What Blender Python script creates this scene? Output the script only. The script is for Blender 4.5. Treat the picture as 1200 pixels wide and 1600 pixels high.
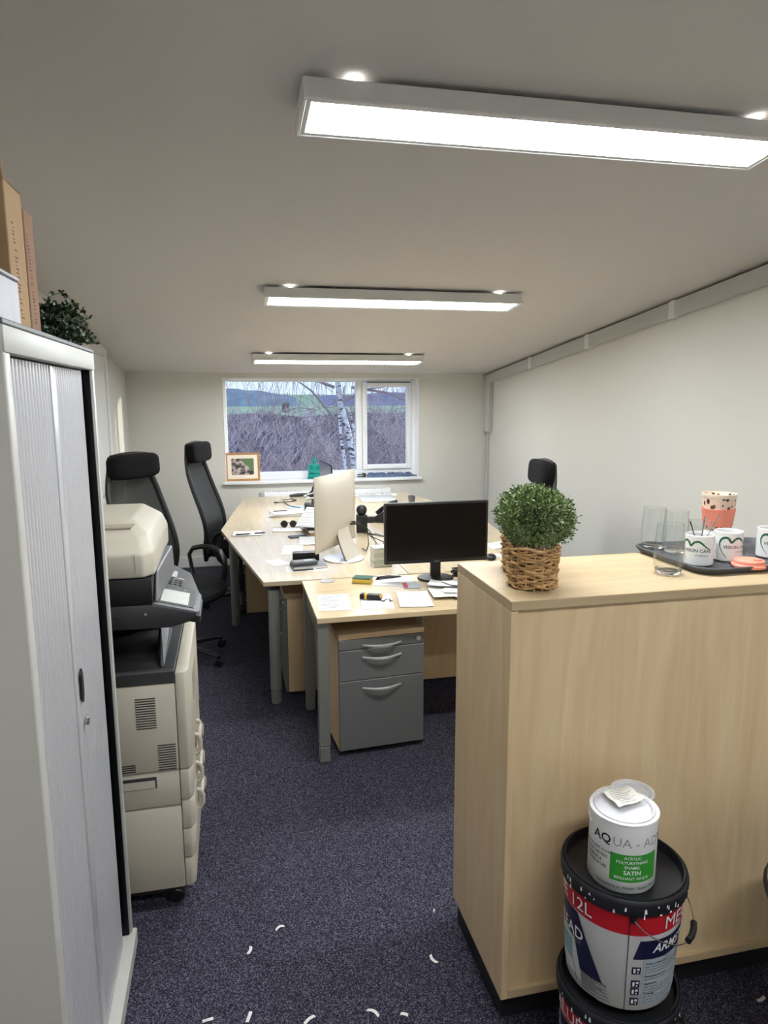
import bpy, bmesh, math, random
from mathutils import Vector, Matrix
R = math.radians
PI = math.pi
rnd = random.Random(7)
for o in list(bpy.data.objects):
    bpy.data.objects.remove(o)
SC = bpy.context.scene
COL = SC.collection

# ------------------------------------------------------------------ camera
cam_d = bpy.data.cameras.new('camera')
cam = bpy.data.objects.new('camera', cam_d)
COL.objects.link(cam)
cam_d.sensor_fit = 'VERTICAL'
cam_d.sensor_height = 36.0
cam_d.lens = 36.0 * 1085.0 / 1600.0
cam_d.clip_start = 0.02
cam_d.clip_end = 2000
r_ = Vector((0.97611, -0.217244, -0.003695))
d_ = Vector((-0.038956, -0.158253, -0.98663))
f_ = Vector((0.213755, 0.963203, -0.162936))
cam.matrix_world = Matrix(((r_.x, -d_.x, -f_.x, 0.0), (r_.y, -d_.y, -f_.y, 0.0), (r_.z, -d_.z, -f_.z, 1.70), (0, 0, 0, 1)))
SC.camera = cam

# ------------------------------------------------------------------ world, sun, exposure
world = bpy.data.worlds.new('sky')
SC.world = world
world.use_nodes = True
wn = world.node_tree
wn.nodes.clear()
w_out = wn.nodes.new('ShaderNodeOutputWorld')
w_bg = wn.nodes.new('ShaderNodeBackground')
w_tc = wn.nodes.new('ShaderNodeTexCoord')
w_sep = wn.nodes.new('ShaderNodeSeparateXYZ')
w_ramp = wn.nodes.new('ShaderNodeValToRGB')
wn.links.new(w_tc.outputs['Generated'], w_sep.inputs[0])
wn.links.new(w_sep.outputs['Z'], w_ramp.inputs[0])
w_ramp.color_ramp.elements[0].position = 0.0
w_ramp.color_ramp.elements[0].color = (0.56, 0.68, 0.86, 1)
w_ramp.color_ramp.elements[1].position = 0.6
w_ramp.color_ramp.elements[1].color = (0.42, 0.58, 0.92, 1)
wn.links.new(w_ramp.outputs[0], w_bg.inputs[0])
w_bg.inputs[1].default_value = 1.6
wn.links.new(w_bg.outputs[0], w_out.inputs[0])

sun_d = bpy.data.lights.new('sun', 'SUN')
sun_d.energy = 3.0
sun_d.angle = R(0.6)
sun_d.color = (1.0, 0.9, 0.74)
sun = bpy.data.objects.new('sun', sun_d)
COL.objects.link(sun)
sun.rotation_euler = Vector((-1.0, -0.35, -0.095)).to_track_quat('-Z', 'Y').to_euler()

PANEL_POWER = 56.0
vs = SC.view_settings
vs.view_transform = 'Standard'
try:
    vs.look = 'None'
except Exception:
    pass
vs.gamma = 1.0
vs.use_curve_mapping = False
vs.exposure = 0.12

# ------------------------------------------------------------------ materials
def lin(c):
    return tuple(((v / 255.0) / 12.92 if v / 255.0 <= 0.04045 else ((v / 255.0 + 0.055) / 1.055) ** 2.4) for v in c) + (1.0,)

def newmat(name):
    m = bpy.data.materials.new(name)
    m.use_nodes = True
    nt = m.node_tree
    return m, nt, nt.nodes['Principled BSDF']

def M(name, col, rough=0.5, metal=0.0, var=0.0, vscale=15.0, bump=0.0, bscale=200.0, spec=0.5, emit=0.0, sheen=0.0, stretch=None):
    m, nt, b = newmat(name)
    c = lin(col)
    b.inputs['Base Color'].default_value = c
    b.inputs['Roughness'].default_value = rough
    b.inputs['Metallic'].default_value = metal
    b.inputs['Specular IOR Level'].default_value = spec
    if sheen:
        b.inputs['Sheen Weight'].default_value = sheen
    if emit:
        b.inputs['Emission Color'].default_value = c
        b.inputs['Emission Strength'].default_value = emit
    tc = nt.nodes.new('ShaderNodeTexCoord')
    src = tc.outputs['Object']
    if stretch:
        mp = nt.nodes.new('ShaderNodeMapping')
        mp.inputs['Scale'].default_value = stretch
        nt.links.new(src, mp.inputs[0])
        src = mp.outputs[0]
    if var:
        n = nt.nodes.new('ShaderNodeTexNoise')
        n.inputs['Scale'].default_value = vscale
        n.inputs['Detail'].default_value = 4
        nt.links.new(src, n.inputs['Vector'])
        r = nt.nodes.new('ShaderNodeValToRGB')
        r.color_ramp.elements[0].position = 0.3
        r.color_ramp.elements[1].position = 0.7
        r.color_ramp.elements[0].color = tuple(max(0, v * (1 - var)) for v in c[:3]) + (1,)
        r.color_ramp.elements[1].color = tuple(min(1, v * (1 + var)) for v in c[:3]) + (1,)
        nt.links.new(n.outputs[0], r.inputs[0])
        nt.links.new(r.outputs[0], b.inputs['Base Color'])
    if bump:
        n2 = nt.nodes.new('ShaderNodeTexNoise')
        n2.inputs['Scale'].default_value = bscale
        n2.inputs['Detail'].default_value = 2
        nt.links.new(src, n2.inputs['Vector'])
        bp = nt.nodes.new('ShaderNodeBump')
        bp.inputs['Strength'].default_value = bump
        bp.inputs['Distance'].default_value = 0.004
        nt.links.new(n2.outputs[0], bp.inputs['Height'])
        nt.links.new(bp.outputs[0], b.inputs['Normal'])
    return m

def wood(name, c1, c2, axis='Z', rough=0.42):
    """maple laminate: long soft grain along one axis"""
    m, nt, b = newmat(name)
    b.inputs['Roughness'].default_value = rough
    b.inputs['Specular IOR Level'].default_value = 0.8 if rough < 0.3 else 0.5
    tc = nt.nodes.new('ShaderNodeTexCoord')
    mp = nt.nodes.new('ShaderNodeMapping')
    s = {'X': (0.8, 6, 6), 'Y': (6, 0.8, 6), 'Z': (6, 6, 0.8)}[axis]
    mp.inputs['Scale'].default_value = s
    nt.links.new(tc.outputs['Object'], mp.inputs[0])
    n = nt.nodes.new('ShaderNodeTexNoise')
    n.inputs['Scale'].default_value = 1.6
    n.inputs['Detail'].default_value = 8
    n.inputs['Distortion'].default_value = 2.2
    nt.links.new(mp.outputs[0], n.inputs['Vector'])
    mp2 = nt.nodes.new('ShaderNodeMapping')
    mp2.inputs['Scale'].default_value = tuple(v * (14 if v > 2 else 4) for v in s)
    nt.links.new(tc.outputs['Object'], mp2.inputs[0])
    n2 = nt.nodes.new('ShaderNodeTexNoise')
    n2.inputs['Scale'].default_value = 1.0
    n2.inputs['Detail'].default_value = 2
    nt.links.new(mp2.outputs[0], n2.inputs['Vector'])
    mx = nt.nodes.new('ShaderNodeMath')
    mx.operation = 'MULTIPLY_ADD'
    mx.inputs[1].default_value = 0.28
    nt.links.new(n2.outputs[0], mx.inputs[0])
    nt.links.new(n.outputs[0], mx.inputs[2])
    r = nt.nodes.new('ShaderNodeValToRGB')
    r.color_ramp.elements[0].position = 0.42
    r.color_ramp.elements[0].color = lin(c2)
    r.color_ramp.elements[1].position = 0.86
    r.color_ramp.elements[1].color = lin(c1)
    nt.links.new(mx.outputs[0], r.inputs[0])
    nt.links.new(r.outputs[0], b.inputs['Base Color'])
    return m

def carpet(name):
    m, nt, b = newmat(name)
    b.inputs['Roughness'].default_value = 0.95
    b.inputs['Specular IOR Level'].default_value = 0.1
    tc = nt.nodes.new('ShaderNodeTexCoord')
    geo = nt.nodes.new('ShaderNodeNewGeometry')
    v = nt.nodes.new('ShaderNodeTexVoronoi')
    v.inputs['Scale'].default_value = 360
    nt.links.new(geo.outputs['Position'], v.inputs['Vector'])
    sx = nt.nodes.new('ShaderNodeSeparateXYZ')
    nt.links.new(v.outputs['Color'], sx.inputs[0])
    r = nt.nodes.new('ShaderNodeValToRGB')
    r.color_ramp.elements[0].position = 0.12
    r.color_ramp.elements[0].color = lin((26, 25, 33))
    r.color_ramp.elements[1].position = 0.95
    r.color_ramp.elements[1].color = lin((106, 104, 118))
    for p_, c_ in ((0.38, (44, 43, 55)), (0.72, (63, 61, 75))):
        e = r.color_ramp.elements.new(p_)
        e.color = lin(c_)
    nt.links.new(sx.outputs[0], r.inputs[0])
    oi = nt.nodes.new('ShaderNodeObjectInfo')
    mr = nt.nodes.new('ShaderNodeMapRange')
    mr.inputs['To Min'].default_value = 0.93
    mr.inputs['To Max'].default_value = 1.07
    nt.links.new(oi.outputs['Random'], mr.inputs[0])
    mul = nt.nodes.new('ShaderNodeVectorMath')
    mul.operation = 'SCALE'
    nt.links.new(r.outputs[0], mul.inputs[0])
    nt.links.new(mr.outputs[0], mul.inputs['Scale'])
    nt.links.new(mul.outputs[0], b.inputs['Base Color'])
    bp = nt.nodes.new('ShaderNodeBump')
    bp.inputs['Strength'].default_value = 0.4
    bp.inputs['Distance'].default_value = 0.004
    nt.links.new(sx.outputs[1], bp.inputs['Height'])
    nt.links.new(bp.outputs[0], b.inputs['Normal'])
    return m

def pane_glass(name, ior=1.3, tint=(0.95, 0.97, 0.98, 1)):
    m = bpy.data.materials.new(name)
    m.use_nodes = True
    nt = m.node_tree
    nt.nodes.clear()
    o = nt.nodes.new('ShaderNodeOutputMaterial')
    t = nt.nodes.new('ShaderNodeBsdfTransparent')
    t.inputs[0].default_value = tint
    g = nt.nodes.new('ShaderNodeBsdfGlossy')
    g.inputs['Roughness'].default_value = 0.0
    fr = nt.nodes.new('ShaderNodeFresnel')
    geo = nt.nodes.new('ShaderNodeNewGeometry')
    mr = nt.nodes.new('ShaderNodeMapRange')          # leaving the pane: inverse index, so no false total reflection
    mr.inputs['To Min'].default_value = ior
    mr.inputs['To Max'].default_value = 1 / ior
    nt.links.new(geo.outputs['Backfacing'], mr.inputs[0])
    nt.links.new(mr.outputs[0], fr.inputs[0])
    mx = nt.nodes.new('ShaderNodeMixShader')
    nt.links.new(fr.outputs[0], mx.inputs[0])
    nt.links.new(t.outputs[0], mx.inputs[1])
    nt.links.new(g.outputs[0], mx.inputs[2])
    nt.links.new(mx.outputs[0], o.inputs[0])
    return m

def mesh_fabric(name):
    m = bpy.data.materials.new(name)
    m.use_nodes = True
    nt = m.node_tree
    b = nt.nodes['Principled BSDF']
    b.inputs['Base Color'].default_value = lin((13, 13, 14))
    b.inputs['Roughness'].default_value = 0.6
    t = nt.nodes.new('ShaderNodeBsdfTransparent')
    mx = nt.nodes.new('ShaderNodeMixShader')
    mx.inputs[0].default_value = 0.955
    nt.links.new(t.outputs[0], mx.inputs[1])
    nt.links.new(b.outputs[0], mx.inputs[2])
    nt.links.new(mx.outputs[0], nt.nodes['Material Output'].inputs[0])
    return m

def glass(name):
    m, nt, b = newmat(name)
    b.inputs['Base Color'].default_value = (0.97, 0.99, 0.99, 1)
    b.inputs['Transmission Weight'].default_value = 1.0
    b.inputs['Roughness'].default_value = 0.0
    b.inputs['IOR'].default_value = 1.45
    return m

def leafy(name, c1, c2):
    m, nt, b = newmat(name)
    b.inputs['Roughness'].default_value = 0.5
    tc = nt.nodes.new('ShaderNodeTexCoord')
    n = nt.nodes.new('ShaderNodeTexNoise')
    n.inputs['Scale'].default_value = 120
    nt.links.new(tc.outputs['Object'], n.inputs['Vector'])
    r = nt.nodes.new('ShaderNodeValToRGB')
    r.color_ramp.elements[0].position = 0.35
    r.color_ramp.elements[1].position = 0.65
    r.color_ramp.elements[0].color = lin(c1)
    r.color_ramp.elements[1].color = lin(c2)
    nt.links.new(n.outputs[0], r.inputs[0])
    nt.links.new(r.outputs[0], b.inputs['Base Color'])
    return m

def birchbark(name):
    m, nt, b = newmat(name)
    b.inputs['Roughness'].default_value = 0.8
    tc = nt.nodes.new('ShaderNodeTexCoord')
    mp = nt.nodes.new('ShaderNodeMapping')
    mp.inputs['Scale'].default_value = (5, 5, 16)
    nt.links.new(tc.outputs['Object'], mp.inputs[0])
    n = nt.nodes.new('ShaderNodeTexNoise')
    n.inputs['Scale'].default_value = 1.5
    n.inputs['Detail'].default_value = 5
    nt.links.new(mp.outputs[0], n.inputs['Vector'])
    r = nt.nodes.new('ShaderNodeValToRGB')
    r.color_ramp.elements[0].position = 0.4
    r.color_ramp.elements[1].position = 0.48
    r.color_ramp.elements[0].color = lin((84, 78, 82))
    r.color_ramp.elements[1].color = lin((225, 222, 222))
    nt.links.new(n.outputs[0], r.inputs[0])
    nt.links.new(r.outputs[0], b.inputs['Base Color'])
    return m

def ground_mix(name, cols, scale):
    m, nt, b = newmat(name)
    b.inputs['Roughness'].default_value = 0.95
    b.inputs['Specular IOR Level'].default_value = 0.0
    tc = nt.nodes.new('ShaderNodeTexCoord')
    n = nt.nodes.new('ShaderNodeTexNoise')
    n.inputs['Scale'].default_value = scale
    n.inputs['Detail'].default_value = 6
    n.inputs['Roughness'].default_value = 0.7
    nt.links.new(tc.outputs['Object'], n.inputs['Vector'])
    r = nt.nodes.new('ShaderNodeValToRGB')
    r.color_ramp.elements[0].position = 0.35
    r.color_ramp.elements[0].color = lin(cols[0])
    r.color_ramp.elements[1].position = 0.65
    r.color_ramp.elements[1].color = lin(cols[-1])
    if len(cols) > 2:
        e = r.color_ramp.elements.new(0.5)
        e.color = lin(cols[1])
    nt.links.new(n.outputs[0], r.inputs[0])
    nt.links.new(r.outputs[0], b.inputs['Base Color'])
    return m

def picture_mat(name):
    m, nt, b = newmat(name)
    b.inputs['Roughness'].default_value = 0.35
    tc = nt.nodes.new('ShaderNodeTexCoord')
    n = nt.nodes.new('ShaderNodeTexNoise')
    n.inputs['Scale'].default_value = 18
    n.inputs['Detail'].default_value = 5
    nt.links.new(tc.outputs['Object'], n.inputs['Vector'])
    r = nt.nodes.new('ShaderNodeValToRGB')
    r.color_ramp.elements[0].position = 0.4
    r.color_ramp.elements[0].color = lin((40, 44, 42))
    r.color_ramp.elements[1].position = 0.6
    r.color_ramp.elements[1].color = lin((205, 185, 180))
    nt.links.new(n.outputs[0], r.inputs[0])
    sp = nt.nodes.new('ShaderNodeSeparateXYZ')
    nt.links.new(tc.outputs['Object'], sp.inputs[0])
    ad = nt.nodes.new('ShaderNodeMath')
    ad.operation = 'ADD'
    nt.links.new(sp.outputs['X'], ad.inputs[0])
    nt.links.new(sp.outputs['Z'], ad.inputs[1])
    gt = nt.nodes.new('ShaderNodeMath')
    gt.operation = 'GREATER_THAN'
    gt.inputs[1].default_value = 0.195
    nt.links.new(ad.outputs[0], gt.inputs[0])
    mx = nt.nodes.new('ShaderNodeMixRGB')
    nt.links.new(gt.outputs[0], mx.inputs[0])
    nt.links.new(r.outputs[0], mx.inputs[1])
    mx.inputs[2].default_value = lin((90, 120, 72))
    nt.links.new(mx.outputs[0], b.inputs['Base Color'])
    return m

def dots_mat(name):
    """cream bamboo-cup wall with brown and green oval flecks"""
    m, nt, b = newmat(name)
    b.inputs['Roughness'].default_value = 0.5
    tc = nt.nodes.new('ShaderNodeTexCoord')
    mp = nt.nodes.new('ShaderNodeMapping')
    mp.inputs['Scale'].default_value = (1, 1, 0.65)
    nt.links.new(tc.outputs['Object'], mp.inputs[0])
    v = nt.nodes.new('ShaderNodeTexVoronoi')
    v.inputs['Scale'].default_value = 75
    nt.links.new(mp.outputs[0], v.inputs['Vector'])
    lt = nt.nodes.new('ShaderNodeMath')
    lt.operation = 'LESS_THAN'
    lt.inputs[1].default_value = 0.42
    nt.links.new(v.outputs['Distance'], lt.inputs[0])
    r = nt.nodes.new('ShaderNodeValToRGB')
    r.color_ramp.interpolation = 'CONSTANT'
    r.color_ramp.elements[0].color = lin((70, 44, 34))
    r.color_ramp.elements[1].position = 0.4
    r.color_ramp.elements[1].color = lin((40, 66, 48))
    e = r.color_ramp.elements.new(0.65)
    e.color = lin((120, 60, 44))
    nt.links.new(v.outputs['Color'], r.inputs[0])
    mx = nt.nodes.new('ShaderNodeMixRGB')
    nt.links.new(lt.outputs[0], mx.inputs[0])
    mx.inputs[1].default_value = lin((226, 196, 176))
    nt.links.new(r.outputs[0], mx.inputs[2])
    nt.links.new(mx.outputs[0], b.inputs['Base Color'])
    return m

MAT = dict(
    wall=M('wall_paint', (214, 212, 204), 0.85, bump=0.04, bscale=120, spec=0.2),
    ceiling=M('ceiling_paint', (208, 204, 201), 0.9, bump=0.03, bscale=120, spec=0.1),
    white=M('white_upvc', (236, 238, 240), 0.35),
    trim=M('white_gloss', (225, 226, 224), 0.4),
    trunk=M('trunking_plastic', (190, 190, 187), 0.45),
    panewhite=M('light_housing', (222, 222, 220), 0.45),
    carpet=carpet('speckled_blue_carpet'),
    carpetbase=M('carpet_backing', (24, 24, 30), 0.95),
    maple_top=wood('maple_worktop', (188, 168, 134), (174, 150, 115), 'X'),
    maple_z=wood('maple_upright', (224, 199, 160), (208, 180, 139), 'Z'),
    maple_x=wood('maple_along', (208, 186, 150), (194, 168, 130), 'X'),
    desk=wood('desk_laminate', (206, 190, 162), (194, 176, 145), 'Y', 0.15),
    deskx=wood('desk_laminate_across', (206, 186, 150), (192, 169, 132), 'X', 0.26),
    greymetal=M('grey_metal', (126, 128, 124), 0.45, 0.3),
    drawer=M('drawer_grey', (108, 110, 110), 0.5, 0.2),
    chrome=M('satin_chrome', (205, 205, 205), 0.38, 0.6),
    darkplastic=M('dark_plastic', (30, 30, 32), 0.45),
    black=M('black_plastic', (14, 14, 15), 0.4),
    screen=M('screen_black', (3, 3, 6), 0.25, spec=0.25),
    blackfab=M('black_fabric', (15, 15, 16), 0.9, bump=0.4, bscale=500, spec=0.2),
    mesh=mesh_fabric('black_mesh'),
    cab=M('cabinet_white', (186, 186, 180), 0.4, var=0.03, vscale=4),
    cabside=M('cabinet_grey', (190, 186, 180), 0.5),
    tambour=M('tambour_silver', (192, 192, 195), 0.3, 0.25),
    beige=M('copier_beige', (188, 181, 165), 0.5, var=0.03, vscale=6),
    beiged=M('copier_beige_dark', (160, 153, 138), 0.5),
    copgrey=M('copier_grey', (96, 98, 102), 0.45),
    copdark=M('copier_dark', (52, 52, 54), 0.5),
    lcd=M('copier_lcd', (196, 200, 194), 0.25),
    card1=M('cardboard', (156, 128, 94), 0.85, var=0.08, vscale=14),
    card2=M('cardboard_reddish', (134, 104, 82), 0.85, var=0.08, vscale=14),
    inkbrown=M('brown_print', (96, 66, 40), 0.8),
    silverbox=M('silver_carton', (140, 140, 150), 0.4, 0.15, var=0.12, vscale=12, stretch=(1, 1, 0.15)),
    leaf_d=leafy('dark_green_leaf', (14, 28, 12), (46, 70, 36)),
    leaf_b=leafy('box_green_leaf', (44, 66, 28), (124, 146, 78)),
    basket=M('woven_straw', (186, 148, 100), 0.75, var=0.3, vscale=60, bump=0.3, bscale=260),
    soil=M('dark_moss', (22, 28, 16), 0.95),
    paper=M('white_paper', (214, 214, 212), 0.8),
    paper2=M('off_white_paper', (226, 224, 214), 0.8, var=0.04, vscale=30),
    palegreen=M('pale_green_card', (206, 214, 200), 0.7),
    ink=M('grey_ink', (120, 120, 126), 0.8),
    inkblack=M('black_ink', (26, 26, 34), 0.7),
    redink=M('red_print', (190, 60, 66), 0.7),
    silver=M('pale_aluminium', (196, 189, 174), 0.45, 0.1),
    silverfoot=M('foot_aluminium', (226, 226, 226), 0.25, 0.5),
    greyscreen=M('grey_blue_screen', (92, 100, 118), 0.3),
    keys=M('key_white', (232, 234, 236), 0.5),
    yellow=M('yellow_plastic', (226, 176, 44), 0.5),
    sponge=M('sponge_yellow', (214, 184, 84), 0.95, bump=0.5, bscale=300),
    scour=M('scourer_green', (74, 104, 92), 0.95, bump=0.5, bscale=500),
    glass=glass('clear_glass'),
    pane=pane_glass('window_glass'),
    thinglass=pane_glass('thin_drinking_glass', 1.8, (0.95, 0.97, 0.97, 1)),
    tray=M('tray_charcoal', (70, 72, 76), 0.55),
    trayrib=M('tray_lighter', (108, 110, 114), 0.5),
    mug=M('mug_white', (232, 232, 230), 0.25),
    green=M('logo_green', (20, 96, 58), 0.5),
    pink=M('pink_silicone', (236, 142, 120), 0.6),
    cream=M('cup_cream', (228, 208, 184), 0.5),
    dots=dots_mat('cup_flecks'),
    steel=M('steel', (180, 180, 182), 0.2, 1.0),
    tin=M('tin_white', (226, 226, 226), 0.35),
    tinlid=M('tin_lid', (216, 216, 222), 0.35, 0.1),
    tingreen=M('tin_green', (46, 142, 42), 0.5),
    tinwear=M('tin_grey_ink', (150, 150, 152), 0.6),
    bucketlid=M('bucket_lid', (13, 15, 21), 0.55, var=0.1, vscale=30),
    bucket=M('bucket_white', (206, 204, 204), 0.4),
    red=M('bucket_red', (186, 22, 36), 0.45),
    navy=M('bucket_navy', (18, 20, 58), 0.45),
    teal=M('bucket_teal', (128, 168, 178), 0.5),
    palegrey=M('bucket_pale', (166, 178, 186), 0.5),
    splash=M('paint_splash', (235, 235, 235), 0.4),
    buddha=M('turquoise_resin', (10, 142, 134), 0.3),
    oak=M('frame_oak', (176, 128, 76), 0.5, var=0.15, vscale=20),
    mount=M('picture_mount', (240, 228, 210), 0.8),
    picture=picture_mat('landscape_photo'),
    greyfab=M('grey_fabric', (176, 172, 170), 0.95, var=0.12, vscale=60, bump=0.4, bscale=400),
    bluegrey=M('blue_grey_cover', (92, 110, 140), 0.4, var=0.4, vscale=40),
    led=M('led_diffuser', (245, 249, 252), 0.5, emit=PANEL_POWER),
    ledgap=M('led_leak', (255, 253, 248), 0.5, emit=12.0),
    bark=M('grey_bark', (204, 186, 184), 0.9),
    bark2=M('brown_bark', (160, 140, 140), 0.9),
    bark3=M('lilac_bark', (228, 212, 210), 0.9),
    birch=birchbark('birch_bark'),
    bank=ground_mix('leafless_scrub', ((76, 64, 72), (106, 92, 98), (136, 122, 128)), 2.2),
    field=ground_mix('green_field', ((162, 182, 142), (188, 200, 164)), 0.05),
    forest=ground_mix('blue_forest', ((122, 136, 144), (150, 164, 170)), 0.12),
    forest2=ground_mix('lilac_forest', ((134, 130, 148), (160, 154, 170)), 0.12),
    hutwall=M('hut_brick', (130, 104, 104), 0.9),
    evergreen=leafy('ivy_green', (40, 58, 40), (90, 108, 78)),
)

# ------------------------------------------------------------------ mesh building
class G:
    def __init__(self):
        self.bm = bmesh.new()
        self.mi = 0
        self.T = Matrix.Identity(4)

    def v(self, p):
        return self.bm.verts.new(self.T @ Vector(p))

    def f(self, vs):
        try:
            fc = self.bm.faces.new(vs)
            fc.material_index = self.mi
            return fc
        except ValueError:
            return None

    def box(self, x0, y0, z0, x1, y1, z1, bev=0.0, seg=2):
        c = [self.v((x, y, z)) for x in (x0, x1) for y in (y0, y1) for z in (z0, z1)]
        fs = [self.f([c[i] for i in q]) for q in ((0, 1, 3, 2), (4, 6, 7, 5), (0, 4, 5, 1), (2, 3, 7, 6), (0, 2, 6, 4), (1, 5, 7, 3))]
        self._bev(fs, bev, seg)
        return self

    def _bev(self, fs, bev, seg):
        if bev <= 0:
            return
        es = set()
        for fc in fs:
            if fc:
                es.update(fc.edges)
        r = bmesh.ops.bevel(self.bm, geom=list(es), offset=bev, segments=seg, profile=0.5, affect='EDGES', clamp_overlap=True)
        for fc in r['faces']:
            fc.material_index = self.mi

    def prism(self, poly, a0, a1, axis='z', bev=0.0, seg=1):
        def P(p, a):
            return {'z': (p[0], p[1], a), 'y': (p[0], a, p[1]), 'x': (a, p[0], p[1])}[axis]
        lo = [self.v(P(p, a0)) for p in poly]
        hi = [self.v(P(p, a1)) for p in poly]
        n = len(poly)
        fs = [self.f(lo[::-1]), self.f(hi)]
        for i in range(n):
            fs.append(self.f([lo[i], lo[(i + 1) % n], hi[(i + 1) % n], hi[i]]))
        self._bev(fs, bev, seg)
        return self

    def lathe(self, prof, n=32, c=(0, 0, 0), axis='z', a0=0.0, a1=None, sx=1.0, sy=1.0):
        full = a1 is None
        if full:
            a1 = a0 + 2 * PI
        rings = []
        for (r, z) in prof:
            if r < 1e-6:
                rings.append([self.v(self._ax(0, 0, z, c, axis))])
            else:
                m = n if full else n + 1
                rings.append([self.v(self._ax(r * sx * math.cos(a0 + (a1 - a0) * i / n), r * sy * math.sin(a0 + (a1 - a0) * i / n), z, c, axis)) for i in range(m)])
        for A, B in zip(rings[:-1], rings[1:]):
            k = n
            for i in range(k):
                j = (i + 1) % n if full else i + 1
                if len(A) == 1 and len(B) == 1:
                    continue
                if len(A) == 1:
                    self.f([A[0], B[j], B[i]])
                elif len(B) == 1:
                    self.f([A[i], A[j], B[0]])
                else:
                    self.f([A[i], A[j], B[j], B[i]])
        return self

    def _ax(self, x, y, z, c, axis):
        if axis == 'z':
            return (c[0] + x, c[1] + y, c[2] + z)
        if axis == 'x':
            return (c[0] + z, c[1] + x, c[2] + y)
        return (c[0] + y, c[1] + z, c[2] + x)

    def cyl(self, c, r, h, n=24, axis='z', r2=None, bev=0.0):
        r2 = r if r2 is None else r2
        if bev:
            pr = [(0, 0), (r - bev, 0), (r, bev), (r2, h - bev), (r2 - bev, h), (0, h)]
        else:
            pr = [(0, 0), (r, 0), (r2, h), (0, h)]
        return self.lathe(pr, n, c, axis)

    def tube(self, pts, r, n=6, closed=False, flat=1.0):
        pts = [Vector(p) for p in pts]
        m = len(pts)
        rr = r if isinstance(r, (list, tuple)) else [r] * m
        rings = []
        prev = None
        for i, p in enumerate(pts):
            if closed:
                t = pts[(i + 1) % m] - pts[i - 1]
            else:
                t = pts[min(i + 1, m - 1)] - pts[max(i - 1, 0)]
            t.normalize()
            if prev is None:
                u = Vector((0, 0, 1)).cross(t)
                if u.length < 1e-3:
                    u = Vector((1, 0, 0)).cross(t)
            else:
                u = prev - t * prev.dot(t)
            u.normalize()
            prev = u
            w = t.cross(u)
            rings.append([self.v(p + u * rr[i] * math.cos(2 * PI * k / n) + w * rr[i] * flat * math.sin(2 * PI * k / n)) for k in range(n)])
        for i in range(m if closed else m - 1):
            A, B = rings[i], rings[(i + 1) % m]
            for k in range(n):
                self.f([A[k], A[(k + 1) % n], B[(k + 1) % n], B[k]])
        if not closed:
            self.f(rings[0][::-1])
            self.f(rings[-1])
        return self

    def grid(self, fn, nu, nv):
        P = [[self.v(fn(i / nu, j / nv)) for j in range(nv + 1)] for i in range(nu + 1)]
        for i in range(nu):
            for j in range(nv):
                self.f([P[i][j], P[i + 1][j], P[i + 1][j + 1], P[i][j + 1]])
        return self

    def hull(self, pts, bev=0.0, seg=2):
        vs_ = [self.v(p) for p in pts]
        r = bmesh.ops.convex_hull(self.bm, input=vs_)
        fs = [g for g in r['geom'] if isinstance(g, bmesh.types.BMFace)]
        for fc in fs:
            fc.material_index = self.mi
        bad = [g for g in r['geom_interior'] if isinstance(g, bmesh.types.BMVert)]
        if bad:
            bmesh.ops.delete(self.bm, geom=bad, context='VERTS')
        es = list({e for fc in fs if fc.is_valid for e in fc.edges})
        d = bmesh.ops.dissolve_limit(self.bm, angle_limit=R(1), verts=list({v for e in es for v in e.verts}), edges=es)
        fs = [fc for fc in d['region'] if isinstance(fc, bmesh.types.BMFace)]
        for fc in fs:
            fc.material_index = self.mi
        self._bev(fs, bev, seg)
        return self

    def super(self, c, sx, sy, sz, e=0.35, n=24, m=12):
        """rounded pillow (superellipsoid)"""
        def sp(w, k):
            return math.copysign(abs(w) ** k, w)
        rings = []
        for j in range(1, m):
            ph = -PI / 2 + PI * j / m
            cz, cr = sp(math.sin(ph), e), sp(math.cos(ph), e)
            rings.append([self.v((c[0] + sx * cr * sp(math.cos(2 * PI * i / n), e), c[1] + sy * cr * sp(math.sin(2 * PI * i / n), e), c[2] + sz * cz)) for i in range(n)])
        b, t = self.v((c[0], c[1], c[2] - sz)), self.v((c[0], c[1], c[2] + sz))
        for A, B in zip(rings[:-1], rings[1:]):
            for i in range(n):
                self.f([A[i], A[(i + 1) % n], B[(i + 1) % n], B[i]])
        for i in range(n):
            self.f([b, rings[0][(i + 1) % n], rings[0][i]])
            self.f([t, rings[-1][i], rings[-1][(i + 1) % n]])
        return self

    def text(self, s, size, fn, bold=0.0, shear=0.0, align='LEFT'):
        vs_, ps = text_geo(s, bold, shear, align)
        vv = [self.v(fn(x * size, y * size)) for (x, y) in vs_]
        for p in ps:
            self.f([vv[i] for i in p])
        return self

TXT = {}
def text_geo(s, bold, shear, align):
    k = (s, bold, shear, align)
    if k not in TXT:
        cu = bpy.data.curves.new('t', 'FONT')
        cu.body = s
        cu.size = 1.0
        cu.offset = bold
        cu.shear = shear
        cu.align_x = align
        cu.resolution_u = 2
        o = bpy.data.objects.new('t', cu)
        COL.objects.link(o)
        dg = bpy.context.evaluated_depsgraph_get()
        me = o.evaluated_get(dg).to_mesh()
        TXT[k] = ([(v.co.x, v.co.y) for v in me.vertices], [list(p.vertices) for p in me.polygons])
        o.evaluated_get(dg).to_mesh_clear()
        bpy.data.objects.remove(o)
        bpy.data.curves.remove(cu)
    return TXT[k]

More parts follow.
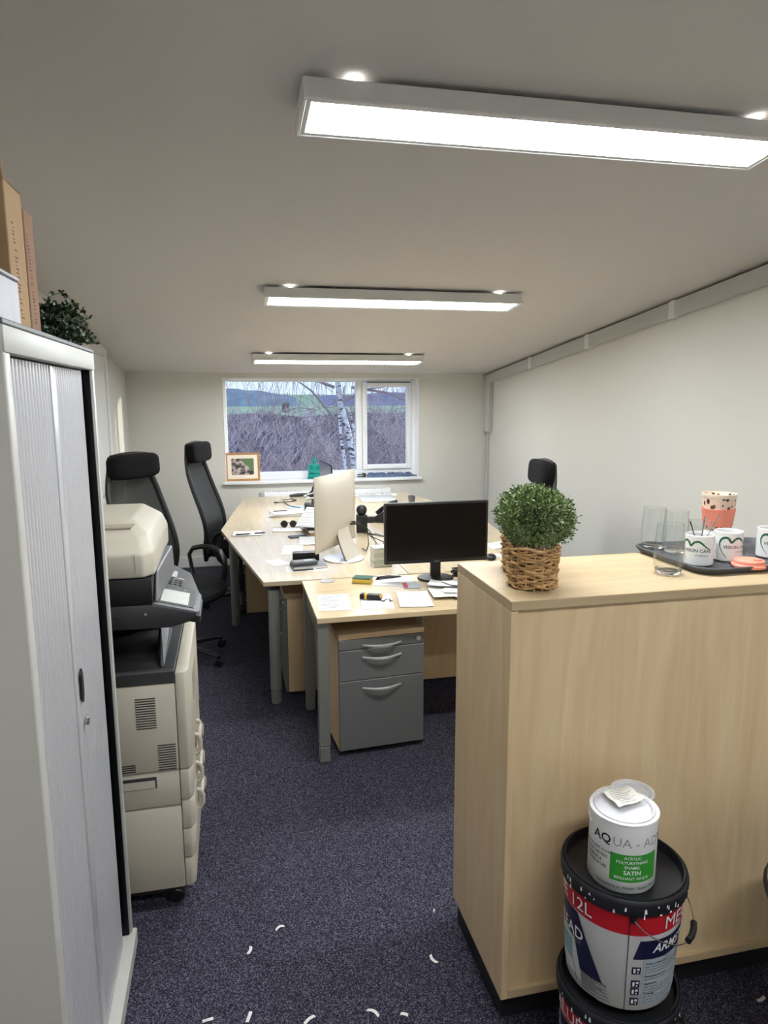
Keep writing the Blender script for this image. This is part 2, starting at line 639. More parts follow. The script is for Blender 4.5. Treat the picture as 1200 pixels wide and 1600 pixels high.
def part(name, g, mats, parent=None, label=None, kind=None, smooth=35, loc=None):
    me = bpy.data.meshes.new(name)
    bmesh.ops.recalc_face_normals(g.bm, faces=g.bm.faces[:])
    g.bm.to_mesh(me)
    g.bm.free()
    for m in (mats if isinstance(mats, (list, tuple)) else [mats]):
        me.materials.append(MAT[m] if isinstance(m, str) else m)
    if smooth:
        for p in me.polygons:
            p.use_smooth = True
        me.set_sharp_from_angle(angle=R(smooth))
    o = bpy.data.objects.new(name, me)
    COL.objects.link(o)
    if parent is not None:
        o.parent = parent
    if loc is not None:
        o.location = loc
    if label:
        o['label'] = label
    if kind:
        o['kind'] = kind
    return o

def tag(o, label, cat, group=None):
    o['label'] = label
    o['category'] = cat
    if group:
        o['group'] = group
    return o

def thing(name, label, cat, loc=(0, 0, 0), rz=0.0, group=None):
    o = bpy.data.objects.new(name, None)
    o.empty_display_size = 0.05
    COL.objects.link(o)
    o.location = loc
    o.rotation_euler = (0, 0, rz)
    return tag(o, label, cat, group)

def single(name, g, mats, label, cat, loc=(0, 0, 0), rz=0.0, group=None, smooth=35):
    o = part(name, g, mats, None, smooth=smooth, loc=loc)
    o.rotation_euler = (0, 0, rz)
    return tag(o, label, cat, group)

def struct(name, g, mats, smooth=35, parent=None):
    o = part(name, g, mats, parent, smooth=smooth)
    if parent is None:
        o['kind'] = 'structure'
    return o

def dup(root, loc, rz, label=None):
    r = root.copy()
    COL.objects.link(r)
    r.location = loc
    r.rotation_euler = (0, 0, rz)
    if label:
        r['label'] = label
    for ch in list(root.children):
        c = ch.copy()
        COL.objects.link(c)
        c.parent = r
        for g in list(ch.children):
            d = g.copy()
            COL.objects.link(d)
            d.parent = c
    return r

# ------------------------------------------------------------------ room
XL, XR, YB, YF = -0.95, 2.74, 7.15, -1.6
CK, CZ = 0.108, 1.945
def ceil_z(y):
    return CZ + CK * (YB - y)

floor = struct('floor', G().box(XL - 0.2, YF - 0.2, -0.15, XR + 0.2, YB + 0.25, -0.006), 'carpetbase')
tile = None
ny = int(math.ceil((YB - YF) / 0.5))
for i in range(8):
    for j in range(ny):
        x0, y0 = XL + 0.5 * i, YF + 0.5 * j
        x1, y1 = min(x0 + 0.5, XR), min(y0 + 0.5, YB)
        g = 0.0002
        if i < 7 and j < ny - 1 and tile is not None:
            o = tile.copy()
            COL.objects.link(o)
            o.location = (x0, y0, 0)
            continue
        o = part('carpet_tile', G().box(g, g, -0.006, x1 - x0 - g, y1 - y0 - g, 0, 0.0005, 1), 'carpet', floor, loc=(x0, y0, 0), smooth=0)
        if tile is None:
            tile = o

def wall_prism(x0, x1, y0, y1):
    g = G()
    g.hull([(x, y, z) for x in (x0, x1) for y in (y0, y1) for z in (-0.15, ceil_z(y) + 0.3)])
    return g
struct('wall_left', wall_prism(XL - 0.2, XL, YF - 0.2, YB + 0.25), 'wall')
struct('wall_right', wall_prism(XR, XR + 0.2, YF - 0.2, YB + 0.25), 'wall')
struct('wall_front', wall_prism(XL, XR, YF - 0.2, YF), 'wall')
WX0, WX1, WZ0, WZ1 = -0.045, 1.965, 0.862, 1.895
g = G()
g.box(XL, YB, -0.15, WX0, YB + 0.25, 2.3)
g.box(WX1, YB, -0.15, XR, YB + 0.25, 2.3)
g.box(WX0, YB, -0.15, WX1, YB + 0.25, WZ0)
g.box(WX0, YB, WZ1, WX1, YB + 0.25, 2.3)
struct('wall_back', g, 'wall')
g = G()
g.hull([(x, y, ceil_z(y) + dz) for x in (XL - 0.2, XR + 0.2) for y in (YF - 0.2, YB + 0.25) for dz in (0, 0.2)])
struct('ceiling', g, 'ceiling')
# baseboards
struct('baseboard_back', G().box(XL + 0.016, YB - 0.016, 0, XR - 0.016, YB, 0.11, 0.004, 1), 'trim')
struct('baseboard_left', G().box(XL, 5.97, 0, XL + 0.016, YB, 0.11, 0.004, 1).box(XL, YF, 0, XL + 0.016, 4.97, 0.11, 0.004, 1), 'trim')
struct('baseboard_right', G().box(XR - 0.016, YF, 0, XR, YB, 0.11, 0.004, 1), 'trim')

# door casing on the left wall, just past the cabinet
g = G()
dr = struct('door_1', G().box(XL, 5.07, 0, XL + 0.02, 5.87, 2.02, 0.002, 1), 'trim')
for yy in (4.98, 5.87):
    part('casing', G().box(XL, yy, 0, XL + 0.032, yy + 0.09, 2.11, 0.006, 2), 'trim', dr)
part('casing', G().box(XL, 4.98, 2.02, XL + 0.034, 5.96, 2.11, 0.006, 2), 'trim', dr)
for z0, z1 in ((0.2, 0.95), (1.08, 1.9)):
    part('door_panel', G().box(XL + 0.02, 5.17, z0, XL + 0.028, 5.77, z1, 0.004, 1), 'trim', dr)
hd = part('handle', G().cyl((XL + 0.028, 5.13, 1.02), 0.02, 0.008, 16, 'x').tube([(XL + 0.03, 5.13, 1.02), (XL + 0.07, 5.13, 1.02), (XL + 0.075, 5.16, 1.02), (XL + 0.075, 5.24, 1.02)], 0.008, 8), 'chrome', dr)

# window
wf = struct('window_1', G().box(WX0, 7.27, WZ0, WX0 + 0.035, 7.34, WZ1, 0.006, 1).box(WX1 - 0.05, 7.27, WZ0, WX1, 7.34, WZ1, 0.006, 1)
            .box(WX0 + 0.035, 7.27, WZ1 - 0.035, WX1 - 0.05, 7.34, WZ1, 0.006, 1).box(WX0 + 0.035, 7.27, WZ0, WX1 - 0.05, 7.34, WZ0 + 0.075, 0.006, 1), 'white')
part('mullion', G().box(1.315, 7.265, WZ0 + 0.07, 1.38, 7.345, WZ1 - 0.03, 0.008, 2), 'white', wf)
part('pane', G().box(WX0 + 0.03, 7.30, WZ0 + 0.07, 1.318, 7.306, WZ1 - 0.03), 'pane', wf, smooth=0)
g = G()
sx0, sx1, sz0, sz1 = 1.382, 1.912, WZ0 + 0.078, WZ1 - 0.04
g.box(sx0, 7.25, sz0, sx0 + 0.05, 7.32, sz1, 0.01, 2).box(sx1 - 0.05, 7.25, sz0, sx1, 7.32, sz1, 0.01, 2)
g.box(sx0 + 0.04, 7.252, sz0, sx1 - 0.04, 7.318, sz0 + 0.05, 0.01, 2).box(sx0 + 0.04, 7.252, sz1 - 0.05, sx1 - 0.04, 7.318, sz1, 0.01, 2)
sash = part('sash', g, 'white', wf)
part('pane', G().box(sx0 + 0.045, 7.285, sz0 + 0.045, sx1 - 0.045, 7.291, sz1 - 0.045), 'pane', sash, smooth=0)
part('latch', G().box(sx0 + 0.015, 7.235, 1.30, sx0 + 0.037, 7.252, 1.36, 0.004, 2).tube([(sx0 + 0.026, 7.238, 1.335), (sx0 + 0.026, 7.215, 1.335), (sx0 + 0.024, 7.208, 1.35), (sx0 + 0.022, 7.206, 1.42)], 0.008, 8), 'white', sash)
part('gasket', G().box(sx0 + 0.046, 7.249, sz1 - 0.002, sx1 - 0.02, 7.258, sz1 + 0.006), 'copgrey', wf, smooth=0)
part('sill', G().box(WX0 - 0.03, 7.105, WZ0 - 0.028, WX1 + 0.03, 7.152, WZ0, 0.006, 2).box(WX0, 7.148, WZ0 - 0.02, WX1, 7.28, WZ0 + 0.001), 'white', wf)
part('reveal', G().box(WX0 - 0.002, YB - 0.004, WZ0, WX0 + 0.006, 7.272, WZ1, 0.002, 1).box(WX1 - 0.006, YB - 0.004, WZ0, WX1 + 0.002, 7.272, WZ1, 0.002, 1).box(WX0, YB - 0.004, WZ1 - 0.006, WX1, 7.272, WZ1 + 0.002, 0.002, 1), 'white', wf)
for hx in (0.0, 0.98, 1.9):
    part('hook', G().tube([(hx, 7.165, WZ1 - 0.004), (hx, 7.165, WZ1 - 0.016), (hx + 0.006, 7.16, WZ1 - 0.022), (hx + 0.01, 7.16, WZ1 - 0.014)], 0.002, 5), 'inkbrown', wf)

# cable trunking along the top of the right wall
tr = struct('trim_1', G().hull([(x, y, ceil_z(y) - dz) for x in (XR - 0.012, XR) for y in (YF, 7.1) for dz in (0.012, 0.105)]), 'trunk')
joints = [-0.15, 0.87, 1.89, 2.90, 3.93, 4.97, 6.0, 7.08]
for a, b in zip(joints[:-1], joints[1:]):
    part('trunking_length', G().hull([(x, y, ceil_z(y) - dz) for x in (XR - 0.048, XR - 0.012) for y in (a + 0.001, b - 0.001) for dz in (0.016, 0.114)], 0.004, 1), 'trunk', tr)
for a in joints[1:-1]:
    part('joint_clip', G().hull([(x, y, ceil_z(y) - dz) for x in (XR - 0.053, XR - 0.02) for y in (a - 0.03, a + 0.03) for dz in (0.012, 0.118)], 0.003, 1), 'trim', tr)
part('corner_length', G().box(XR - 0.05, 7.0, 1.33, XR, 7.13, ceil_z(7.13) - 0.01, 0.004, 1), 'trunk', tr)
part('conduit', G().box(XR - 0.022, 7.09, 0.11, XR, 7.125, 1.33, 0.003, 1), 'trunk', tr)

# ceiling lights -------------------------------------------------
def make_light():
    t = thing('ceiling_light', '', 'light', group='linear panel lights on the sloped ceiling')
    x0, x1, w = -0.735, 0.735, 0.105
    g = G()
    g.box(x0, -w, -0.068, x1, -w + 0.012, -0.014, 0.003, 1)
    g.box(x0, w - 0.012, -0.068, x1, w, -0.014, 0.003, 1)
    g.box(x0, -w + 0.01, -0.068, x0 + 0.012, w - 0.01, -0.014, 0.003, 1)
    g.box(x1 - 0.012, -w + 0.01, -0.068, x1, w - 0.01, -0.014, 0.003, 1)
    g.box(x0 + 0.005, -w + 0.005, -0.02, x1 - 0.005, w - 0.005, -0.014)
    part('housing', g, 'panewhite', t)
    part('bezel', G().box(x0 + 0.012, -w + 0.012, -0.066, x0 + 0.024, w - 0.012, -0.06).box(x1 - 0.024, -w + 0.012, -0.066, x1 - 0.012, w - 0.012, -0.06)
         .box(x0 + 0.024, -w + 0.012, -0.066, x1 - 0.024, -w + 0.024, -0.06).box(x0 + 0.024, w - 0.024, -0.066, x1 - 0.024, w - 0.012, -0.06), 'panewhite', t)
    part('diffuser', G().box(x0 + 0.024, -w + 0.024, -0.0645, x1 - 0.024, w - 0.024, -0.05), 'led', t, smooth=0)
    for sx in (-0.6, 0.6):
        b = part('mounting_bracket', G().box(sx - 0.03, -0.06, -0.014, sx + 0.03, 0.06, 0.0, 0.002, 1), 'panewhite', t)
        part('light_gap', G().cyl((sx, -0.088, -0.0135), 0.013, 0.003, 16), 'ledgap', b)
    return t
lt = make_light()
tilt = -math.atan(CK)
def put_light(o, y, label):
    o.location = (0.95, y, ceil_z(y) + 0.0)
    o.rotation_euler = (tilt, 0, 0)
    o['label'] = label
put_light(lt, 2.0, 'nearest and largest lit white panel light on the ceiling')
for y, lb in ((3.985, 'middle one of the lit panel lights on the ceiling'),
              (6.06, 'farthest lit panel light, close above the window'),
              (0.0, 'lit panel light overhead, above the camera and out of the frame')):
    put_light(dup(lt, (0, 0, 0), 0), y, lb)

# ------------------------------------------------------------------ tambour cabinet
CX0, CX1, CY0, CY1, CH = -0.83, -0.356, 1.276, 2.08, 1.822
cab = thing('tambour_cabinet', 'tall white metal cabinet with ribbed tambour doors on the left', 'cabinet', (CX0, CY0, 0))
W, D = CX1 - CX0, CY1 - CY0
part('side_panel', G().box(0, 0, 0.0, W - 0.001, 0.018, CH - 0.004, 0.002, 1), 'cabside', cab)
part('side_panel', G().box(0, D - 0.018, 0.0, W - 0.001, D, CH - 0.004, 0.002, 1), 'cab', cab)
part('back_panel', G().box(0, 0.018, 0.02, 0.012, D - 0.018, CH - 0.01), 'cab', cab)
part('top_panel', G().box(0, 0, CH, W + 0.002, D, CH + 0.01, 0.002, 1), 'copgrey', cab)
part('top_rail', G().box(W - 0.05, 0.001, CH - 0.046, W + 0.002, D - 0.001, CH - 0.0005, 0.003, 2), 'cab', cab)
part('corner_post', G().box(W - 0.03, 0.002, 0.05, W, 0.036, CH - 0.046, 0.003, 2), 'cab', cab)
part('corner_post', G().box(W - 0.03, D - 0.026, 0.05, W, D - 0.001, CH - 0.046, 0.003, 2), 'cab', cab)
part('plinth', G().box(0.02, 0.002, 0.0, W + 0.012, D - 0.001, 0.05, 0.003, 1), 'cab', cab)
part('interior', G().box(0.03, 0.04, 0.05, W - 0.05, D - 0.04, CH - 0.05), 'black', cab, smooth=0)
part('gap_shade', G().box(W - 0.05, D - 0.034, 0.052, W - 0.007, D - 0.0262, CH - 0.047).box(W - 0.05, D - 0.075, 0.052, W - 0.032, D - 0.03, CH - 0.047), 'screen', cab, smooth=0)  # black strips put the shade of the door gap into the colour
def tambour(y0, y1):
    g = G()
    pitch, x = 0.0222, W - 0.02
    n = int((y1 - y0) / pitch)
    pts = []
    for k in range(n):
        a = y0 + (y1 - y0) * k / n
        p = (y1 - y0) / n
        pts += [(x - 0.004, a), (x, a + p * 0.18), (x + 0.001, a + p * 0.5), (x, a + p * 0.82)]
    pts.append((x - 0.004, y1))
    poly = pts + [(x - 0.014, y1), (x - 0.014, y0)]
    g.prism(poly, 0.052, CH - 0.05, 'z')
    return g
part('tambour_door', tambour(0.037, 0.382), 'tambour', cab, smooth=50)
d2 = tambour(0.44, D - 0.072)
dd = part('tambour_door', d2, 'tambour', cab, smooth=50)
part('leading_edge', G().box(W - 0.036, 0.390, 0.052, W - 0.0185, 0.438, CH - 0.05, 0.003, 2), 'tambour', dd)
yy = 0.443
part('handle', G().hull([(W - 0.0165 + dx, 0.435 + dy, z) for dx, s in ((0, 1), (0.004, 0.8)) for dy, z in ((-0.014 * s, 0.985), (0.014 * s, 0.985), (-0.014 * s, 1.045), (0.014 * s, 1.045), (0, 0.972), (0, 1.058))]), 'black', dd)
part('lock', G().cyl((W - 0.017, 0.455, 0.915), 0.011, 0.008, 20, 'x', bev=0.002).box(W - 0.0095, 0.4535, 0.909, W - 0.0085, 0.4565, 0.921), 'steel', dd)

# cartons and trailing plant on the cabinet
ZT = CH + 0.01
def carton(name, x0, x1, y0, y1, h, m, label, flap=True, words=True):
    t = thing(name, label, 'box', ((x0 + x1) / 2, (y0 + y1) / 2, ZT))
    a, b = (x1 - x0) / 2, (y1 - y0) / 2
    part('carton_body', G().box(-a, -b, 0, a, b, h, 0.002, 1), m, t)
    if flap:
        part('flap', G().hull([(-a, -b, h), (a, -b, h), (-a, -b - 0.012, h + 0.05), (a, -b - 0.012, h + 0.05), (-a, -b + 0.003, h), (a, -b + 0.003, h), (-a, -b - 0.009, h + 0.05), (a, -b - 0.009, h + 0.05)]), m, t)
        part('flap', G().hull([(a - 0.003, -b + 0.01, h), (a, -b + 0.01, h), (a - 0.003, b, h), (a, b, h), (a - 0.02, -b + 0.02, h + 0.022), (a - 0.017, -b + 0.02, h + 0.022), (a - 0.02, b - 0.01, h + 0.012), (a - 0.017, b - 0.01, h + 0.012)]), m, t)
    g = G()
    if words:
        rr = random.Random(int(h * 1000) + int(y0 * 100))
        for k in range(26):
            z = 0.03 + k * 0.0072
            if rr.random() < 0.2:
                continue
            y = 0.004 - 0.02 * k / 26 + rr.uniform(-0.003, 0.003)
            g.box(a, y - 0.012, z, a + 0.0005, y + rr.uniform(-0.002, 0.008), z + rr.uniform(0.001, 0.003))
        g.box(a, -0.012, 0.01, a + 0.0006, 0.02, 0.014)
        for k in range(9):
            g.box(-a + 0.05, -b - 0.0006, 0.03 + k * 0.007, -a + 0.05 + 0.05 + 0.03 * rr.random(), -b, 0.033 + k * 0.007)
        part('printing', g, 'inkbrown', t, kind='stuff', smooth=0)
    return t
carton('cardboard_box', -0.80, -0.402, 1.535, 1.652, 0.285, 'card1', 'tall tan cardboard carton with raised flap, nearer of the two on the cabinet')
carton('cardboard_box', -0.79, -0.402, 1.662, 1.735, 0.262, 'card2', 'narrow reddish-brown cardboard carton standing next to the trailing plant', flap=False)
t = thing('silver_box', 'low shiny silver-white carton at the near end of the cabinet top', 'box', (-0.58, 1.43, ZT))
part('carton_body', G().box(-0.19, -0.145, 0, 0.19, 0.10, 0.092, 0.003, 1), 'silverbox', t)
part('lid', G().box(-0.192, -0.147, 0.092, 0.192, 0.102, 0.1, 0.002, 1), 'silverbox', t)

def leaf_at(g, p, d, L, w, rr):
    """one leaf: folded diamond along direction d"""
    d = Vector(d).normalized()
    s = d.cross(Vector((rr.uniform(-1, 1), rr.uniform(-1, 1), rr.uniform(-1, 1))))
    if s.length < 1e-4:
        return
    s.normalize()
    p = Vector(p)
    m = p + d * L * 0.5
    a, b = g.v(p), g.v(p + d * L)
    c, e = g.v(m + s * w), g.v(m - s * w)
    g.f([a, c, b])
    g.f([a, b, e])

t = thing('trailing_plant', 'dark green artificial trailing plant at the far end of the cabinet top', 'plant', (-0.44, 1.87, ZT))
part('planter', G().lathe([(0, 0), (0.045, 0), (0.055, 0.06), (0.05, 0.06), (0.042, 0.01), (0, 0.01)], 20), 'copdark', t)
rr = random.Random(3)
gs, gl = G(), G()
for k in range(210):
    a = rr.uniform(-PI, PI)
    el = rr.uniform(0.05, 1.15)
    L = rr.uniform(0.05, 0.115)
    p = Vector((0, rr.uniform(-0.02, 0.02), 0.04))
    d = Vector((math.cos(a) * math.cos(el) * 0.55, math.sin(a) * math.cos(el) * 1.3 + 0.15, math.sin(el)))
    pts = [p.copy()]
    for s in range(7):
        d.z -= 0.17
        p = p + d.normalized() * L / 5
        p.z = max(p.z, 0.016)
        p.x = min(p.x, 0.105)
        p.y = max(p.y, -0.12)
        pts.append(p.copy())
        for q in range(4):
            leaf_at(gl, p, (rr.uniform(-1, 1), rr.uniform(-1, 1), rr.uniform(-0.4, 1)), rr.uniform(0.010, 0.017), rr.uniform(0.004, 0.006), rr)
    gs.tube(pts, 0.0008, 3)
# a few longer sprigs leaning past the far end with round leaves
for k in range(7):
    p = Vector((rr.uniform(-0.02, 0.06), 0.07, 0.06))
    d = Vector((rr.uniform(0.0, 0.4), 1.0, rr.uniform(0.0, 0.3)))
    pts = [p.copy()]
    for s in range(9):
        d.z -= 0.11
        p = p + d.normalized() * 0.02
        p.z = max(p.z, 0.016)
        p.x = min(p.x, 0.105)
        pts.append(p.copy())
        for q in (-1, 1):
            leaf_at(gl, p, (q * 0.8 + rr.uniform(-.3, .3), 0.3, rr.uniform(-0.2, 0.6)), 0.013, 0.0062, rr)
    gs.tube(pts, 0.0009, 3)
part('stem', gs, 'leaf_d', t, kind='stuff')
part('foliage', gl, 'leaf_d', t, kind='stuff', smooth=0)

# ------------------------------------------------------------------ copier
cp = thing('photocopier', 'beige and dark grey floor-standing photocopier beyond the white cabinet', 'photocopier', (-0.2, 2.2, 0))
PB, PD = -0.66, 0.56      # back x, far y (local)
body = part('lower_body', G().box(PB, 0, 0.075, 0, PD, 0.372, 0.006, 2), 'beige', cp)
part('middle_body', G().box(PB, 0.001, 0.375, 0, PD - 0.001, 0.498, 0.006, 2), 'beige', cp)
upper = part('upper_body', G().box(PB, 0, 0.501, 0, PD, 0.80, 0.006, 2), 'beige', cp)
part('base_frame', G().box(PB + 0.03, 0.03, 0.045, -0.02, PD - 0.03, 0.078), 'copdark', cp)
for cxx in (PB + 0.08, -0.035):
    for cyy in (0.045, PD - 0.06):
        part('caster', G().cyl((cxx - 0.0, cyy - 0.022, 0.027), 0.027, 0.044, 20, 'y', bev=0.006).box(cxx - 0.02, cyy - 0.014, 0.04, cxx + 0.02, cyy + 0.014, 0.06), 'black', cp)
# vents on the near side
def vent(x0, x1, z0, z1, n):
    g = G()
    for k in range(n):
        z = z0 + (z1 - z0) * k / (n - 1)
        g.box(x0, -0.0012, z - 0.0018, x1, 0.004, z + 0.0018)
    return g
part('vent_slots', vent(-0.125, -0.063, 0.655, 0.755, 13), 'copdark', upper)
part('vent_slots', vent(-0.064, -0.008, 0.508, 0.592, 11), 'copdark', upper)
part('vent_slots', vent(-0.24, -0.135, 0.510, 0.532, 4), 'copdark', upper)
g = G()
g.box(-0.22, -0.0015, 0.445, -0.073, 0.002, 0.485, 0.001, 1)
gr = part('hand_grip', g, 'copdark', cp)
part('grip_lip', G().hull([(-0.215, -0.004, 0.448), (-0.078, -0.004, 0.448), (-0.215, 0.004, 0.448), (-0.078, 0.004, 0.448), (-0.215, -0.0018, 0.474), (-0.078, -0.0018, 0.474), (-0.215, 0.004, 0.474), (-0.078, 0.004, 0.474)]), 'beige', gr)
# front covers and drawers (face +x)
def front(z0, z1, d, bev=0.012):
    return G().hull([(0.001, 0, z0), (d - 0.012, 0, z0), (d, 0.02, z0), (d, PD - 0.02, z0), (d - 0.012, PD, z0), (0.001, PD, z0),
                     (0.001, 0, z1), (d - 0.012, 0, z1), (d, 0.02, z1), (d, PD - 0.02, z1), (d - 0.012, PD, z1), (0.001, PD, z1)], 0.004, 2)
fc = part('front_cover', front(0.503, 0.835, 0.042), 'beige', cp)
part('latch_pocket', G().box(0.0405, 0.18, 0.66, 0.0435, 0.34, 0.76, 0.003, 1), 'beiged', fc)
zz = [(0.393, 0.499), (0.288, 0.389), (0.184, 0.284), (0.077, 0.180)]
for k, (z0, z1) in enumerate(zz):
    dw = part('drawer', front(z0, z1, 0.040 if k < 3 else 0.034), 'beige', cp)
    if k < 3:
        zc = (z0 + z1) / 2 + 0.04
        g = G()
        for hy in (0.19, 0.30):
            g.tube([(0.034, hy, zc - 0.034), (0.048, hy, zc - 0.032), (0.058, hy, zc - 0.014), (0.059, hy, zc + 0.018), (0.050, hy, zc + 0.036), (0.032, hy, zc + 0.042)], 0.006, 8, flat=1.3)
        g.box(0.050, 0.19, zc - 0.002, 0.060, 0.30, zc + 0.028, 0.003, 1)
        part('handle', g, 'beige', dw)
# output tray
g = G()
g.box(PB, 0, 0.80, 0, 0.035, 0.842, 0.003, 1)
g.box(PB, PD - 0.035, 0.80, 0, PD, 0.842, 0.003, 1)
g.box(-0.045, 0.03, 0.80, 0, PD - 0.03, 0.842, 0.003, 1)
g.box(PB, 0.03, 0.76, PB + 0.16, PD - 0.03, 0.99, 0.003, 1)
tray_o = part('output_tray', g, 'copdark', cp)
part('tray_floor', G().hull([(-0.047, 0.03, 0.80), (-0.047, 0.22, 0.80), (-0.50, 0.03, 0.80), (-0.50, 0.22, 0.80), (-0.047, 0.03, 0.838), (-0.047, 0.10, 0.838), (-0.50, 0.03, 0.838), (-0.50, 0.10, 0.838), (-0.1, 0.22, 0.815), (-0.5, 0.22, 0.815)]).hull([(-0.047, 0.03, 0.801), (-0.047, PD - 0.03, 0.801), (-0.40, 0.03, 0.801), (-0.40, PD - 0.03, 0.801), (-0.047, 0.12, 0.838), (-0.047, PD - 0.12, 0.838), (-0.40, 0.12, 0.81), (-0.40, PD - 0.12, 0.81)]), 'copdark', tray_o)
part('tray_slope', G().hull([(-0.045, 0.05, 0.842), (-0.035, 0.05, 0.842), (-0.045, PD - 0.15, 0.842), (-0.035, PD - 0.15, 0.842), (-0.075, 0.24, 0.842), (-0.075, PD - 0.15, 0.90), (-0.042, PD - 0.15, 0.872)]), 'copgrey', tray_o)
part('inner_wall', G().box(PB + 0.16, PD - 0.02, 0.842, -0.06, PD - 0.005, 0.99), 'copdark', cp)
part('tower', G().box(PB, 0.005, 0.842, PB + 0.20, PD - 0.005, 1.0, 0.004, 1), 'copdark', cp)
# scanner bed housing above the gap
g = G()
g.hull([(PB, 0, 0.992), (0.0, 0, 0.985), (0.055, 0, 1.0), (0.078, 0, 1.02), (0.08, 0, 1.03), (-0.06, 0, 1.062), (PB, 0, 1.062),
        (PB, PD, 0.992), (-0.04, PD, 0.992), (-0.03, PD, 1.0), (-0.03, PD, 1.06), (PB, PD, 1.062), (0.078, 0.22, 1.02), (0.08, 0.22, 1.03), (0.04, 0.46, 1.0), (0.04, 0.46, 1.045)], 0.004, 2)
part('scanner_housing', g, 'copdark', cp)
for sx in (-0.155, -0.075):
    part('screw', G().cyl((sx, -0.004, 1.035), 0.0045, 0.006, 12, 'y'), 'steel', cp)
part('scanner_glass_unit', G().box(PB, 0.004, 1.062, -0.052, PD - 0.004, 1.148, 0.006, 2), 'black', cp)
part('hinge_cover', G().hull([(-0.05, 0.02, 1.066), (-0.038, 0.02, 1.066), (-0.05, 0.42, 1.066), (-0.015, 0.42, 1.066), (-0.05, 0.10, 1.15), (-0.042, 0.10, 1.15), (-0.05, 0.42, 1.165), (-0.02, 0.42, 1.165)], 0.004, 1), 'copgrey', cp)
# document feeder
g = G()
def ring(x1, inset, y0, y1, z):
    return [(PB, y0, z), (x1 - 0.03 - inset, y0, z), (x1 - inset, y0 + 0.04, z), (x1 - inset, y1, z), (PB, y1, z)]
pts = ring(-0.044, 0, 0.0, PD, 1.15) + ring(-0.044, 0.0, 0.0, PD, 1.226) + ring(-0.044, 0.02, 0.06, PD, 1.268) + ring(-0.044, 0.085, 0.19, PD, 1.305)
g.hull(pts, 0.008, 3)
adf = part('document_feeder', g, 'beige', cp)
part('feeder_seam', G().box(-0.098, -0.0012, 1.155, -0.0965, 0.02, 1.226), 'beiged', adf)
part('paper_guide', G().hull([(-0.22, 0.115, 1.2865), (-0.12, 0.115, 1.2865), (-0.22, 0.14, 1.294), (-0.11, 0.14, 1.294), (-0.22, 0.115, 1.2915), (-0.12, 0.115, 1.2915), (-0.22, 0.14, 1.299), (-0.11, 0.14, 1.299)]), 'beiged', adf)
# tilted control panel
def cpz(x):
    return 1.052 - 0.27 * x
def slab(poly, t0, t1, g=None):
    g = g or G()
    lo = [g.v((x, y, cpz(x) + t0)) for x, y in poly]
    hi = [g.v((x, y, cpz(x) + t1)) for x, y in poly]
    n = len(poly)
    g.f(lo[::-1]); g.f(hi)
    for i in range(n):
        g.f([lo[i], lo[(i + 1) % n], hi[(i + 1) % n], hi[i]])
    return g
fasc = [(-0.055, 0.004), (0.078, 0.004), (0.086, 0.012), (0.086, 0.2), (0.07, 0.245), (0.045, 0.262), (0.04, 0.44), (0.01, 0.47), (-0.055, 0.47)]
cpan = part('control_panel', slab(fasc, -0.026, 0.0), 'copgrey', cp)
part('panel_skirt', slab([(-0.05, 0.001), (0.082, 0.001), (0.089, 0.01), (0.089, 0.2), (0.0, 0.25), (-0.05, 0.25)], -0.036, -0.014), 'black', cp)
part('touch_bezel', slab([(-0.042, 0.03), (0.068, 0.03), (0.068, 0.235), (-0.042, 0.235)], -0.001, 0.002), 'copdark', cpan)
part('touch_screen', slab([(-0.034, 0.045), (0.05, 0.045), (0.05, 0.185), (-0.034, 0.185)], 0.0015, 0.003), 'lcd', cpan)
part('status_display', slab([(-0.045, 0.37), (-0.006, 0.37), (-0.006, 0.45), (-0.045, 0.45)], -0.001, 0.002), 'lcd', cpan)
for k in range(12):
    x, y = -0.042 + 0.016 * (k % 4), 0.262 + 0.026 * (k // 4)
    part('keypad_button', slab([(x, y), (x + 0.011, y), (x + 0.011, y + 0.015), (x, y + 0.015)], -0.001, 0.004), 'copdark', cpan)
for k in range(2):
    g = G()
    cxx, cyy = -0.026 + 0.036 * k, 0.352
    slab([(cxx + 0.014 * math.cos(2 * PI * i / 12), cyy + 0.008 * math.sin(2 * PI * i / 12)) for i in range(12)], -0.001, 0.003, g)
    part('oval_button', g, 'beiged' if k else 'copdark', cpan)
part('indicator_lamp', slab([(0.03, 0.205), (0.036, 0.205), (0.036, 0.212), (0.03, 0.212)], 0.001, 0.004), 'lcd', cpan)

# ------------------------------------------------------------------ desks
def bench_desk(label, poly, legs, loc, panel=None):
    t = thing('bench_desk', label, 'desk', loc, 0, 'desks of the four-person bench')
    P = [(x - loc[0], y - loc[1]) for x, y in poly]
    part('desktop', G().prism(P, 0.695, 0.72, 'z', 0.002, 1), 'desk', t)
    for lx, ly in legs:
        L = part('leg', G().cyl((lx - loc[0], ly - loc[1], 0.09), 0.031, 0.575, 24), 'greymetal', t)
        part('foot', G().cyl((lx - loc[0], ly - loc[1], 0.006), 0.029, 0.082, 24, bev=0.003), 'greymetal', L)
        part('leg_collar', G().cyl((lx - loc[0], ly - loc[1], 0.665), 0.036, 0.03, 20), 'black', L)
    if panel:
        a, b, c = panel
        part('end_panel', G().box(a - loc[0], c - loc[1], 0.03, b - loc[0], c + 0.019 - loc[1], 0.693, 0.001, 1), 'maple_z', t)
    ys = [p[1] for p in P]
    xm = 0.0
    part('beam', G().box(-0.03 + xm, min(ys) + 0.08, 0.62, 0.03 + xm, max(ys) - 0.08, 0.692), 'greymetal', t)
    return t
